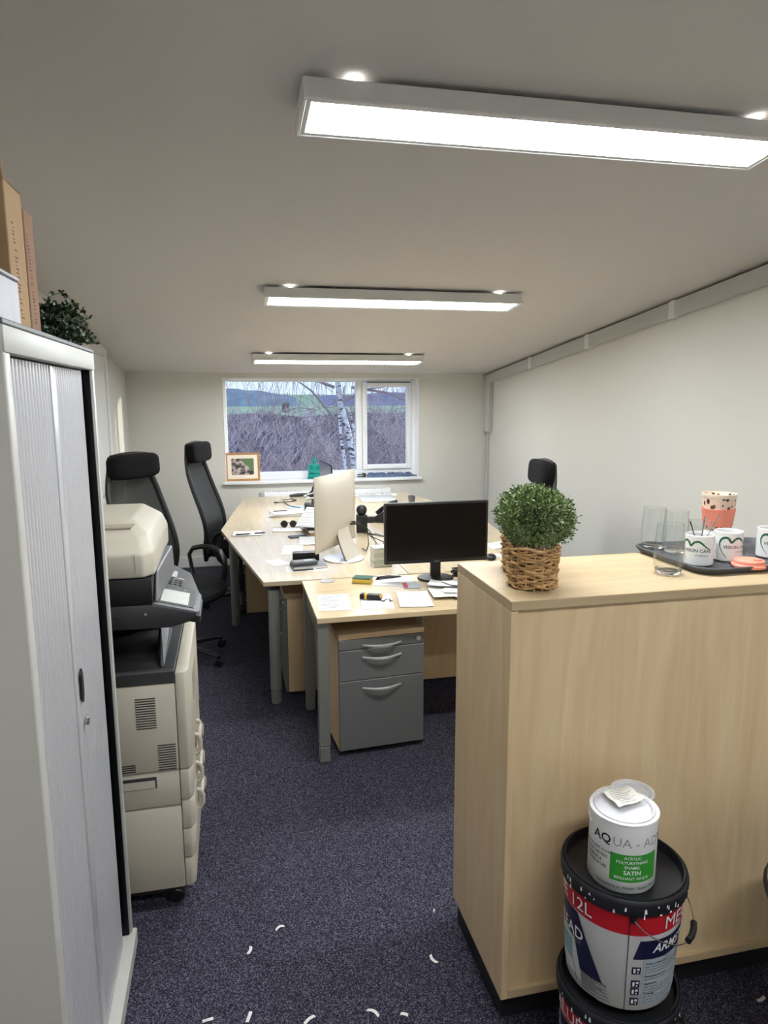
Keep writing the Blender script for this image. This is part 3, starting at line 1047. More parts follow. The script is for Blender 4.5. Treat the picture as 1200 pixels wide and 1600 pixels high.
bench_desk('left near desk of the bench, with the white-backed monitor on it', [(0.15, 3.68), (0.958, 3.68), (0.958, 5.298), (-0.083, 5.298), (-0.083, 5.25)],
           [(0.205, 3.735), (0.90, 3.735), (0.0, 5.17)], (0.62, 4.5, 0))
bench_desk('left far desk of the bench, ending under the window sill', [(-0.083, 5.302), (0.958, 5.302), (0.958, 7.0), (0.12, 7.0)],
           [(0.18, 6.94), (0.9, 6.94), (0.0, 5.345)], (0.62, 6.15, 0), (0.085, 0.56, 5.37))
bench_desk('right near desk of the bench, behind the black monitor', [(0.962, 3.68), (1.77, 3.68), (2.0, 5.25), (2.0, 5.298), (0.962, 5.298)],
           [(1.71, 3.735), (1.02, 3.735), (1.92, 5.17)], (1.3, 4.5, 0), (1.06, 1.66, 3.80))
bench_desk('right far desk of the bench, beside the right wall', [(0.962, 5.302), (2.0, 5.302), (1.8, 7.0), (0.962, 7.0)],
           [(1.74, 6.94), (1.02, 6.94), (1.92, 5.44)], (1.3, 6.15, 0))

t = thing('desk', 'nearest rectangular maple desk across the bench end, square grey legs', 'desk', (1.15, 3.35, 0))
dx0, dx1, dy0, dy1 = 0.355 - 1.15, 1.95 - 1.15, 3.0 - 3.35, 3.672 - 3.35
part('desktop', G().box(dx0, dy0, 0.692, dx1, dy1, 0.718, 0.002, 1), 'deskx', t)
for lx in (dx0 + 0.003, dx1 - 0.055):
    for ly in (dy0 + 0.018, dy1 - 0.075):
        L = part('leg', G().box(lx, ly, 0.085, lx + 0.052, ly + 0.052, 0.69, 0.003, 1), 'greymetal', t)
        part('foot', G().box(lx + 0.002, ly + 0.002, 0.006, lx + 0.05, ly + 0.05, 0.083, 0.003, 1).box(lx + 0.008, ly + 0.008, 0, lx + 0.044, ly + 0.044, 0.008), 'greymetal', L)
    part('side_beam', G().box(lx + 0.012, dy0 + 0.07, 0.60, lx + 0.04, dy1 - 0.075, 0.69), 'greymetal', t)
part('beam', G().box(dx0 + 0.06, 0.10, 0.62, dx1 - 0.06, 0.14, 0.69), 'greymetal', t)
part('cable_grommet', G().lathe([(0.03, 0.7185), (0.04, 0.7185), (0.041, 0.7215), (0.038, 0.7225), (0.031, 0.7205), (0.0, 0.7195)], 24, (0.49 - 1.15, 3.632 - 3.35, 0)), 'chrome', t)

def pedestal(label, loc, rz, side='maple_z'):
    """three-drawer pedestal; front faces local -y, front-left corner at origin"""
    t = thing('drawer_pedestal', label, 'drawer unit', loc, rz, 'maple drawer pedestals under the desks')
    w, d, h = 0.425, 0.54, 0.61
    part('carcass', G().box(0, 0.018, 0.03, w, d, h - 0.027, 0.001, 1), 'maple_z', t)
    part('top', G().box(0, 0.0, h - 0.026, w, d, h, 0.002, 1), 'maple_x', t)
    for k, (z0, z1) in enumerate(((0.03, 0.376), (0.38, 0.529), (0.533, 0.582))):
        dw = part('drawer', G().box(0.002, 0, z0, w - 0.002, 0.018, z1, 0.002, 1), 'drawer', t)
        zc = {0: 0.34, 1: 0.492, 2: 0.553}[k]
        pts = [(0.115 + 0.19 * i / 10, -0.006 - 0.024 * math.sin(PI * i / 10), zc - 0.006 * math.sin(PI * i / 10)) for i in range(11)]
        part('bow_handle', G().tube(pts, [0.003 + 0.003 * math.sin(PI * i / 10) for i in range(11)], 8, flat=1.4), 'chrome', dw)
        if k == 2:
            part('lock', G().cyl((w - 0.03, 0.002, 0.558), 0.011, -0.008, 20, 'y').box(w - 0.032, -0.0075, 0.552, w - 0.028, -0.0065, 0.564), 'chrome', dw)
    for px, py in ((0.04, 0.06), (w - 0.04, 0.06), (0.04, d - 0.05), (w - 0.04, d - 0.05)):
        part('caster', G().cyl((px - 0.01, py, 0.015), 0.015, 0.02, 14, 'x'), 'black', t)
    return t
p0 = pedestal('grey-fronted maple drawer pedestal under the nearest desk', (0.458, 3.058, 0), R(4))
dup(p0, (0.265, 4.225, 0), R(-90), 'maple drawer pedestal behind the near round leg, its grey fronts facing left')

# ------------------------------------------------------------------ office chairs
def make_chair():
    t = thing('office_chair', '', 'chair', (0, 0, 0), 0, 'black high-backed swivel chairs')
    part('hub', G().cyl((0, 0, 0.055), 0.04, 0.06, 20, bev=0.006), 'black', t)
    for k in range(5):
        a = 2 * PI * k / 5
        ca, sa = math.cos(a), math.sin(a)
        L = part('base_leg', G().tube([(0.03 * ca, 0.03 * sa, 0.095), (0.17 * ca, 0.17 * sa, 0.088), (0.31 * ca, 0.31 * sa, 0.068)], [0.026, 0.022, 0.016], 8, flat=0.7), 'black', t)
        g = G()
        for s in (-1, 1):
            g.T = Matrix.Translation((0.31 * ca, 0.31 * sa, 0.027)) @ Matrix.Rotation(a + 0.6, 4, 'Z')
            g.cyl((0.0, 0.004 if s > 0 else -0.024, 0), 0.027, 0.02, 18, 'y', bev=0.004)
        g.box(-0.014, -0.005, 0.0, 0.014, 0.005, 0.045)
        part('caster', g, 'black', L)
    part('gas_column', G().cyl((0, 0, 0.1), 0.03, 0.16, 16).cyl((0, 0, 0.25), 0.018, 0.17, 16), 'black', t)
    part('tilt_mechanism', G().box(-0.13, -0.07, 0.395, 0.10, 0.07, 0.44, 0.01, 2).tube([(0, 0, 0.42), (0.02, -0.24, 0.41)], 0.006, 6), 'black', t)
    part('tilt_knob', G().super((0.15, -0.02, 0.35), 0.02, 0.035, 0.05, 0.9, 16, 8).tube([(0.12, -0.02, 0.42), (0.15, -0.02, 0.37)], 0.008, 6), 'black', t)
    # seat: dished pad with waterfall front
    g = G()
    n = 40
    def se(a, k=0.55):
        c, s = math.cos(a), math.sin(a)
        return math.copysign(abs(c) ** k, c), math.copysign(abs(s) ** k, s)
    rings = []
    for sc, zt in ((0.0, 0.402), (0.55, 0.405), (0.85, 0.425), (0.97, 0.455), (1.0, 0.478), (0.97, 0.498), (0.85, 0.505), (0.5, 0.497), (0.0, 0.49)):
        if sc == 0:
            rings.append([g.v((0.03, 0, zt))])
            continue
        ring_ = []
        for i in range(n):
            cx, cy = se(2 * PI * i / n)
            x, y = 0.03 + 0.25 * sc * cx, 0.25 * sc * cy
            z = zt + 0.02 * (abs(y) / 0.25) ** 2 - 0.035 * max(0, (x - 0.1) / 0.18) ** 2
            ring_.append(g.v((x, y, z)))
        rings.append(ring_)
    for A, B in zip(rings[:-1], rings[1:]):
        for i in range(n):
            j = (i + 1) % n
            if len(A) == 1:
                g.f([A[0], B[j], B[i]])
            elif len(B) == 1:
                g.f([A[i], A[j], B[0]])
            else:
                g.f([A[i], A[j], B[j], B[i]])
    part('seat', g, 'blackfab', t)
    # back
    prof = [(-0.225, 0.405), (-0.225, 0.50), (-0.205, 0.60), (-0.205, 0.70), (-0.235, 0.82), (-0.285, 0.96), (-0.33, 1.10), (-0.352, 1.22), (-0.352, 1.33)]
    def pr(s):
        f = s * (len(prof) - 1)
        i = min(int(f), len(prof) - 2)
        u = f - i
        P0, P1, P2, P3 = prof[max(i - 1, 0)], prof[i], prof[i + 1], prof[min(i + 2, len(prof) - 1)]
        return tuple(0.5 * (2 * P1[k] + (P2[k] - P0[k]) * u + (2 * P0[k] - 5 * P1[k] + 4 * P2[k] - P3[k]) * u * u + (3 * P1[k] - P0[k] - 3 * P2[k] + P3[k]) * u ** 3) for k in (0, 1))
    def hw(s):
        return 0.185 + 0.05 * math.sin(PI * min(1, s * 1.1)) ** 1.0 - 0.03 * max(0, s - 0.75) / 0.25
    g = G()
    for s_ in (-1, 1):
        g.tube([(pr(s / 24)[0], s_ * hw(s / 24), pr(s / 24)[1]) for s in range(25)], 0.017, 8, flat=1.3)
    g.tube([(pr(1)[0], hw(1) * (i / 4 - 1), pr(1)[1] + 0.012 * math.sin(PI * i / 8)) for i in range(9)], 0.015, 8)
    g.tube([(pr(0.04)[0], hw(0.04) * (i / 4 - 1), pr(0.04)[1]) for i in range(9)], 0.015, 8)
    g.box(-0.23, -0.05, 0.40, -0.10, 0.05, 0.435, 0.008, 1)
    fr = part('back_frame', g, 'black', t)
    def bk(u, s):
        x, z = pr(0.03 + 0.96 * s)
        y = (2 * u - 1) * hw(s)
        dip = 0.035 * (1 - (2 * u - 1) ** 2) * (1 if s > 0.35 else -0.6)
        return (x - dip * min(1, abs(s - 0.35) * 5), y, z)
    part('back_mesh', G().grid(bk, 12, 28), 'mesh', t, smooth=180)
    part('lumbar_pad', G().super((-0.225, 0, 0.60), 0.018, 0.17, 0.09, 0.5), 'blackfab', t)
    g = G()
    g.T = Matrix.Translation((-0.315, 0, 1.265)) @ Matrix.Rotation(R(-4), 4, 'Y')
    g.super((0, 0, 0), 0.052, 0.205, 0.082, 0.45, 32, 14)
    part('headrest', g, 'blackfab', t)
    for s_ in (-1, 1):
        y = 0.275 * s_
        pts = [(0.13, 0.215 * s_, 0.44), (0.15, y * 0.97, 0.47), (0.17, y, 0.55), (0.165, y, 0.63), (0.13, y, 0.685), (0.06, y, 0.705), (-0.03, y, 0.702), (-0.10, y, 0.685), (-0.135, y, 0.64), (-0.12, y, 0.56), (-0.085, y * 0.97, 0.48), (-0.07, 0.215 * s_, 0.44)]
        rr_ = [0.014] * 12
        part('armrest', G().tube(pts, rr_, 8, flat=1.5), 'black', t)
    return t
ch = make_chair()
ch.location = (-0.362, 4.555, 0)
ch.rotation_euler = (0, 0, R(-38))
ch['label'] = 'black mesh high-back office chair nearest the photocopier, one armrest loop showing'
dup(ch, (0.055, 5.76, 0), R(-18), 'black mesh office chair pushed in at the far left desk, left of the window')
for c in bpy.data.objects['office_chair.001'].children:
    if c.name.startswith('armrest'):
        c.location.z = -0.045
c3 = dup(ch, (1.70, 4.30, 0), R(170), 'black office chair at the right wall, mostly hidden behind the potted plants')
for c in c3.children:                     # this one is set lower on its gas column
    if not c.name.startswith(('hub', 'base_leg', 'gas_column')):
        c.location.z = -0.06

# grey upholstered chair at the right edge
t = thing('swivel_chair', 'grey upholstered chair cut off by the right edge, beside the paint tins', 'chair', (1.46, 1.17, 0), R(20))
part('base', G().tube([(0.27, 0, 0.05), (0, 0, 0.08), (-0.135, 0.23, 0.05)], 0.02, 8).tube([(0, 0, 0.08), (-0.135, -0.23, 0.05)], 0.02, 8).cyl((0.27, 0, 0.0), 0.024, 0.05, 14).cyl((-0.135, 0.23, 0), 0.024, 0.05, 14).cyl((-0.135, -0.23, 0), 0.024, 0.05, 14), 'black', t)
part('column', G().cyl((0, 0, 0.08), 0.025, 0.36, 16), 'black', t)
part('seat_shell', G().lathe([(0, 0.40), (0.12, 0.405), (0.2, 0.44), (0.245, 0.485), (0.25, 0.50), (0.236, 0.505), (0, 0.49)], 36), 'black', t)
part('seat_cushion', G().lathe([(0, 0.49), (0.232, 0.495), (0.242, 0.512), (0.23, 0.532), (0.17, 0.545), (0, 0.54)], 36), 'greyfab', t)
part('backrest', G().lathe([(0.235, 0.58), (0.245, 0.57), (0.265, 0.7), (0.26, 0.84), (0.245, 0.85), (0.24, 0.7), (0.232, 0.58)], 20, a0=R(-55), a1=R(55)), 'greyfab', t)
part('back_support', G().tube([(0.1, 0, 0.43), (0.24, 0, 0.44), (0.275, 0, 0.55), (0.27, 0, 0.66)], 0.014, 8), 'black', t)

# ------------------------------------------------------------------ sideboard
SX0, SX1, SY0, SY1, SH = 0.66, 2.26, 1.535, 1.95, 1.205
sb = thing('sideboard', 'tall maple storage unit with its plain back to the camera, at the right', 'cabinet', (SX0, SY0, 0))
W, D = SX1 - SX0, SY1 - SY0
part('top', G().box(0, 0, SH - 0.025, W, D, SH, 0.0015, 1), 'maple_top', sb)
part('end_panel', G().box(0, 0, 0.085, 0.019, D, SH - 0.026, 0.001, 1), 'maple_z', sb)
part('end_panel', G().box(W - 0.019, 0, 0.085, W, D, SH - 0.026, 0.001, 1), 'maple_z', sb)
part('back_panel', G().box(0.0195, 0.012, 0.11, W - 0.0195, 0.02, SH - 0.026), 'maple_z', sb, smooth=0)
part('base_board', G().box(0.0195, 0, 0.085, W - 0.0195, D, 0.11, 0.001, 1), 'maple_x', sb)
part('plinth', G().box(0.012, 0.03, 0, W - 0.012, D - 0.015, 0.085), 'darkplastic', sb, smooth=0)
for k in range(2):
    dw = part('door', G().box(0.021 + k * (W / 2 - 0.01), D - 0.018, 0.112, W / 2 - 0.002 + k * (W / 2 - 0.02), D, SH - 0.028, 0.001, 1), 'maple_z', sb)
    part('handle', G().tube([(W / 2 - 0.06 + k * 0.12, D, 0.70), (W / 2 - 0.06 + k * 0.12, D + 0.025, 0.71), (W / 2 - 0.06 + k * 0.12, D + 0.025, 0.83), (W / 2 - 0.06 + k * 0.12, D, 0.84)], 0.004, 6), 'chrome', dw)

# potted ball plants in straw baskets
def ball_plant(label, loc, seed, fr, fh):
    t = thing('potted_plant', label, 'plant', loc, 0)
    rr = random.Random(seed)
    r0, r1, h = 0.064, 0.069, 0.115
    part('basket_lining', G().lathe([(0, 0.002), (r0 - 0.006, 0.002), (r1 - 0.007, h - 0.01), (0, h - 0.012)], 24), 'inkbrown', t)
    g = G()
    rows, ns = 10, 18
    for k in range(rows):
        z = 0.007 + (h - 0.014) * k / (rows - 1)
        rb = r0 + (r1 - r0) * k / (rows - 1) - 0.004
        pts = []
        m = ns * 3
        for i in range(m):
            a = 2 * PI * i / m
            ph = PI * (i / 3.0 + k)
            pts.append(((rb + 0.0042 * math.cos(ph)) * math.cos(a), (rb + 0.0042 * math.cos(ph)) * math.sin(a), z + 0.0006 * math.sin(a * 5 + k) + 0.0036 * math.sin(ph * 0.5 + 0.8 * k)))
        g.tube(pts, [0.0046 + 0.0014 * rr.random() for _ in pts], 6, closed=True, flat=0.6)
        rj = rb - 0.001
        if k < rows - 1:
            pts = [((rj + 0.003 * math.cos(PI * (i / 3.0 + k + 1))) * math.cos(2 * PI * i / m), (rj + 0.003 * math.cos(PI * (i / 3.0 + k + 1))) * math.sin(2 * PI * i / m), z + 0.0055 + 0.0022 * math.sin(PI * i / 3.0 + k)) for i in range(m)]
            g.tube(pts, 0.0034, 5, closed=True, flat=0.8)
    bk = part('basket', g, 'basket', t)
    g = G()
    for i in range(ns):
        a = 2 * PI * (i + 0.5) / ns
        g.tube([((r0 - 0.003) * math.cos(a), (r0 - 0.003) * math.sin(a), 0.0), ((r1 - 0.003) * math.cos(a), (r1 - 0.003) * math.sin(a), h)], 0.0022, 5)
    part('stake', g, 'basket', bk, kind='stuff')
    g = G()
    c = Vector((0.008, 0, h + fh * 0.44))
    for k in range(5200):
        d = Vector((rr.gauss(0, 1), rr.gauss(0, 1), rr.gauss(0, 1)))
        d.normalize()
        if d.z < -0.9:
            continue
        q = rr.uniform(0.62, 1.0) ** 0.6
        lob = 0.96 + 0.09 * math.sin(7 * math.atan2(d.y, d.x) + seed) * math.cos(5 * d.z)
        p = c + Vector((d.x * fr * q * lob, d.y * fr * q * lob, d.z * fh * 0.58 * q * (1.0 if d.z > 0 else 0.85)))
        p += d * (rr.random() ** 4) * 0.014
        dd = d + Vector((rr.uniform(-1.2, 1.2), rr.uniform(-1.2, 1.2), rr.uniform(-.6, 1.0)))
        leaf_at(g, p, dd, rr.uniform(0.008, 0.014), rr.uniform(0.0018, 0.003), rr)
    part('foliage', g, 'leaf_b', t, kind='stuff', smooth=0)
    g = G()
    for k in range(60):
        a, b = rr.uniform(0, 2 * PI), rr.uniform(0, 1.2)
        d = Vector((math.cos(a) * math.sin(b), math.sin(a) * math.sin(b), math.cos(b)))
        g.tube([(0, 0, h - 0.015), (d.x * fr * 0.4, d.y * fr * 0.4, h + 0.02 + d.z * fh * 0.4), (d.x * fr * 0.85 , d.y * fr * 0.85, h + fh * 0.42 + d.z * fh * 0.45)], 0.001, 3)
    part('stem', g, 'leaf_d', t, kind='stuff')
    return t
ball_plant('bushy green ball plant in woven straw basket at the front corner of the sideboard', (0.772, 1.663, SH), 1, 0.098, 0.140)
ball_plant('second straw-basket plant, mostly hidden directly behind the front basket', (0.818, 1.815, SH), 2, 0.092, 0.125)

# drainer tray, glasses, mugs
def rrect(x0, y0, x1, y1, r, n=6):
    out = []
    for cx, cy, a0 in ((x1 - r, y1 - r, 0), (x0 + r, y1 - r, 90), (x0 + r, y0 + r, 180), (x1 - r, y0 + r, 270)):
        for k in range(n + 1):
            a = R(a0 + 90 * k / n)
            out.append((cx + r * math.cos(a), cy + r * math.sin(a)))
    return out
t = thing('drainer_tray', 'charcoal grey plastic drainer tray holding mugs and glasses on the sideboard', 'tray', (1.482, 1.79, SH), R(0.5))
g = G()
o1, o2, o3 = rrect(-0.205, -0.145, 0.255, 0.195, 0.05), rrect(-0.218, -0.158, 0.268, 0.208, 0.055), rrect(-0.20, -0.14, 0.25, 0.19, 0.048)
loops = [[g.v((x, y, z)) for x, y in P] for P, z in ((o1, 0.0), (o2, 0.016), (o2, 0.020), (rrect(-0.212, -0.152, 0.262, 0.202, 0.052), 0.021), (o3, 0.008))]
for A, B in zip(loops[:-1], loops[1:]):
    n = len(A)
    for i in range(n):
        g.f([A[i], A[(i + 1) % n], B[(i + 1) % n], B[i]])
g.f(loops[0][::-1])
g.f(loops[-1])
part('tray_body', g, 'tray', t)
g = G()
for i in range(15):
    for j in range(10):
        x, y = -0.18 + 0.029 * i + (0.0145 if j % 2 else 0), -0.12 + 0.03 * j
        if x < 0.235:
            g.hull([(x - 0.008, y, 0.0078), (x + 0.008, y, 0.0078), (x, y - 0.004, 0.0078), (x, y + 0.004, 0.0078), (x - 0.005, y, 0.0098), (x + 0.005, y, 0.0098), (x, y - 0.0022, 0.0098), (x, y + 0.0022, 0.0098)])
part('drain_rib', g, 'trayrib', t, kind='stuff')
TZ = SH + 0.0101

def tumbler(label, loc, h, s=1.0):
    r = 0.038 * s
    t = thing('glass_tumbler', label, 'glass', loc, 0, 'clear glass tumblers')
    part('glass_base', G().lathe([(0, 0), (r * 0.70, 0), (r * 0.84, h * 0.035), (r * 0.93, h * 0.105), (r * 0.90, h * 0.108), (r * 0.72, h * 0.095), (0, h * 0.085)], 40), 'glass', t, smooth=60)
    part('glass_wall', G().lathe([(r * 0.93, h * 0.106), (r * 0.985, h * 0.18), (r * 1.03, h * 0.32), (r * 1.0, h * 0.6), (r * 0.905, h * 0.995)], 40), 'thinglass', t, smooth=60)
    part('rim', G().tube([(r * 0.905 * math.cos(2 * PI * i / 32), r * 0.905 * math.sin(2 * PI * i / 32), h * 0.994) for i in range(32)], 0.0008, 6, closed=True), 'glass', t, smooth=60)
    return t
tumbler('clear glass tumbler standing on the sideboard in front of the tray', (1.197, 1.69, SH), 0.143, 1.05)
tumbler('clear glass tumbler at the rear left corner of the tray', (1.330, 1.964, TZ), 0.132)
tumbler('clear glass tumbler in the middle of the row on the tray', (1.356, 1.888, TZ), 0.132)
tumbler('shorter clear glass tumbler right behind the mug of spoons', (1.384, 1.814, TZ), 0.112, 0.95)

def mug(label, loc, rz, logo=True, h=0.089):
    t = thing('mug', label, 'mug', loc, rz, 'white mugs on the drainer tray')
    r = 0.0405
    part('mug_body', G().lathe([(0, 0), (r - 0.004, 0), (r, 0.004), (r, h - 0.002), (r - 0.0015, h), (r - 0.003, h - 0.002), (r - 0.003, 0.008), (0, 0.006)], 40), 'mug', t)
    part('handle', G().tube([((r - 0.002) * 1.0, 0, h * 0.82), (r + 0.018, 0, h * 0.82), (r + 0.03, 0, h * 0.68), (r + 0.03, 0, h * 0.42), (r + 0.018, 0, h * 0.26), (r - 0.002, 0, h * 0.22)], 0.006, 8), 'mug', t)
    if logo:
        def cy(off):
            return lambda u, v: ((r + 0.0006 + off) * math.cos(PI + 1.571 * 0 + u / r), (r + 0.0006 + off) * math.sin(PI + u / r), v)
        g = G()
        fn = cy(0)
        # open heart outline: left lobe down to the tip and right lobe
        def band(pts, wd):
            P = [fn(*p) for p in pts]
            for i in range(len(pts) - 1):
                (u0, v0), (u1, v1) = pts[i], pts[i + 1]
                L = math.hypot(u1 - u0, v1 - v0)
                nx, ny = -(v1 - v0) / L, (u1 - u0) / L
                w0, w1 = wd[i], wd[i + 1]
                g.f([g.v(fn(u0 - nx * w0, v0 - ny * w0)), g.v(fn(u1 - nx * w1, v1 - ny * w1)), g.v(fn(u1 + nx * w1, v1 + ny * w1)), g.v(fn(u0 + nx * w0, v0 + ny * w0))])
        left = [(-0.012, 0.014), (-0.022, 0.026), (-0.031, 0.042), (-0.033, 0.056), (-0.028, 0.068), (-0.018, 0.074), (-0.008, 0.072), (0.0, 0.058)]
        band(left, [0.0006, 0.001, 0.0016, 0.0024, 0.003, 0.0034, 0.0034, 0.003])
        right = [(0.0, 0.058), (0.010, 0.070), (0.022, 0.073), (0.032, 0.066), (0.044, 0.055), (0.056, 0.05)]
        band(right, [0.003, 0.003, 0.003, 0.0026, 0.0018, 0.0008])
        part('heart_mark', g, 'green', t, smooth=0)
        part('lettering', G().text('VISION CARE', 0.0135, lambda x, y: fn(x - 0.022, y + 0.041), 0.01), 'inkblack', t, smooth=0)
        part('lettering', G().text('OPTOMETRISTS', 0.0055, lambda x, y: fn(x + 0.012, y + 0.030)), 'inkblack', t, smooth=0)
    return t
# logo is centred on local -x; turn it to face the camera
mug('white mug holding teaspoons, nearest the glasses', (1.330, 1.740, TZ), R(20))
mug('white mug with green heart logo beside the pink lid', (1.447, 1.765, TZ), R(64))
mug('white mug cut off by the right edge of the picture', (1.604, 1.772, TZ), R(52))
mug('plain short mug hidden under the patterned bamboo cup', (1.505, 1.890, TZ), R(60), False, 0.066)
for k, (dx, dy, lx, ly, m, lb) in enumerate(((-0.018, 0.0, -0.022, 0.0, 'copdark', 'dark-handled teaspoon leaning left in the mug of spoons'),
                                  (0.01, 0.006, 0.014, 0.004, 'steel', 'middle steel teaspoon in the mug of spoons'),
                                  (0.014, -0.012, 0.03, -0.004, 'steel', 'rightmost steel teaspoon in the mug of spoons'))):
    x, y = 1.330, 1.740
    p0 = Vector((-dx * 0.6, -dy * 0.6, 0.012))
    p1 = Vector((dx + lx * 0.3, dy + ly * 0.3, 0.10))
    p2 = p0 + (p1 - p0) * (1.30 + 0.12 * k)
    g = G().tube([p0, p0 + (p1 - p0) * 0.2, p1, p2], [0.0018, 0.0018, 0.002, 0.0032], 8, flat=0.6)
    g.super(tuple(p0 + Vector((0, 0, 0.004))), 0.006, 0.006, 0.009, 0.9, 10, 6)
    single('teaspoon', g, m, lb, 'spoon', (x, y, TZ), 0, 'teaspoons in the mug')
t = thing('bamboo_cup', 'patterned bamboo travel cup with pink ribbed sleeve stacked on a mug', 'cup', (1.505, 1.890, TZ + 0.0665))
t.scale = (1.06, 1.06, 1.0)
part('cup_body', G().lathe([(0, 0), (0.036, 0), (0.0375, 0.003), (0.048, 0.112), (0.0475, 0.115), (0.0455, 0.112), (0.036, 0.006), (0, 0.005)], 40), ['dots'], t)
part('rim', G().lathe([(0.0482, 0.104), (0.0494, 0.110), (0.0490, 0.116), (0.0468, 0.1165), (0.0455, 0.110), (0.0372, 0.02), (0.0374, 0.02)], 40), 'cream', t)
g = G()
n = 96
prof = []
lo, hi = [], []
for i in range(n):
    a = 2 * PI * i / n
    w = 0.0008 * (i % 2)
    lo.append(g.v(((0.0398 + w) * math.cos(a), (0.0398 + w) * math.sin(a), 0.014)))
    hi.append(g.v(((0.0462 + w) * math.cos(a), (0.0462 + w) * math.sin(a), 0.068)))
for i in range(n):
    g.f([lo[i], lo[(i + 1) % n], hi[(i + 1) % n], hi[i]])
g.lathe([(0.0388, 0.014), (0.0406, 0.014)], n)
g.lathe([(0.0442, 0.07), (0.0470, 0.07), (0.0472, 0.066)], n)
part('sleeve', g, 'pink', t)
t = thing('cup_lid', 'round pink silicone cup lid lying on the tray by the mugs', 'lid', (1.446, 1.673, TZ))
part('lid_body', G().lathe([(0, 0.0), (0.044, 0.0), (0.047, 0.003), (0.047, 0.008), (0.044, 0.010), (0.042, 0.012), (0.041, 0.019), (0.039, 0.021), (0.034, 0.0195), (0, 0.0185)], 40), 'pink', t)
part('sip_spout', G().super((0.02, -0.012, 0.021), 0.012, 0.008, 0.004, 0.6, 16, 8), 'pink', t)

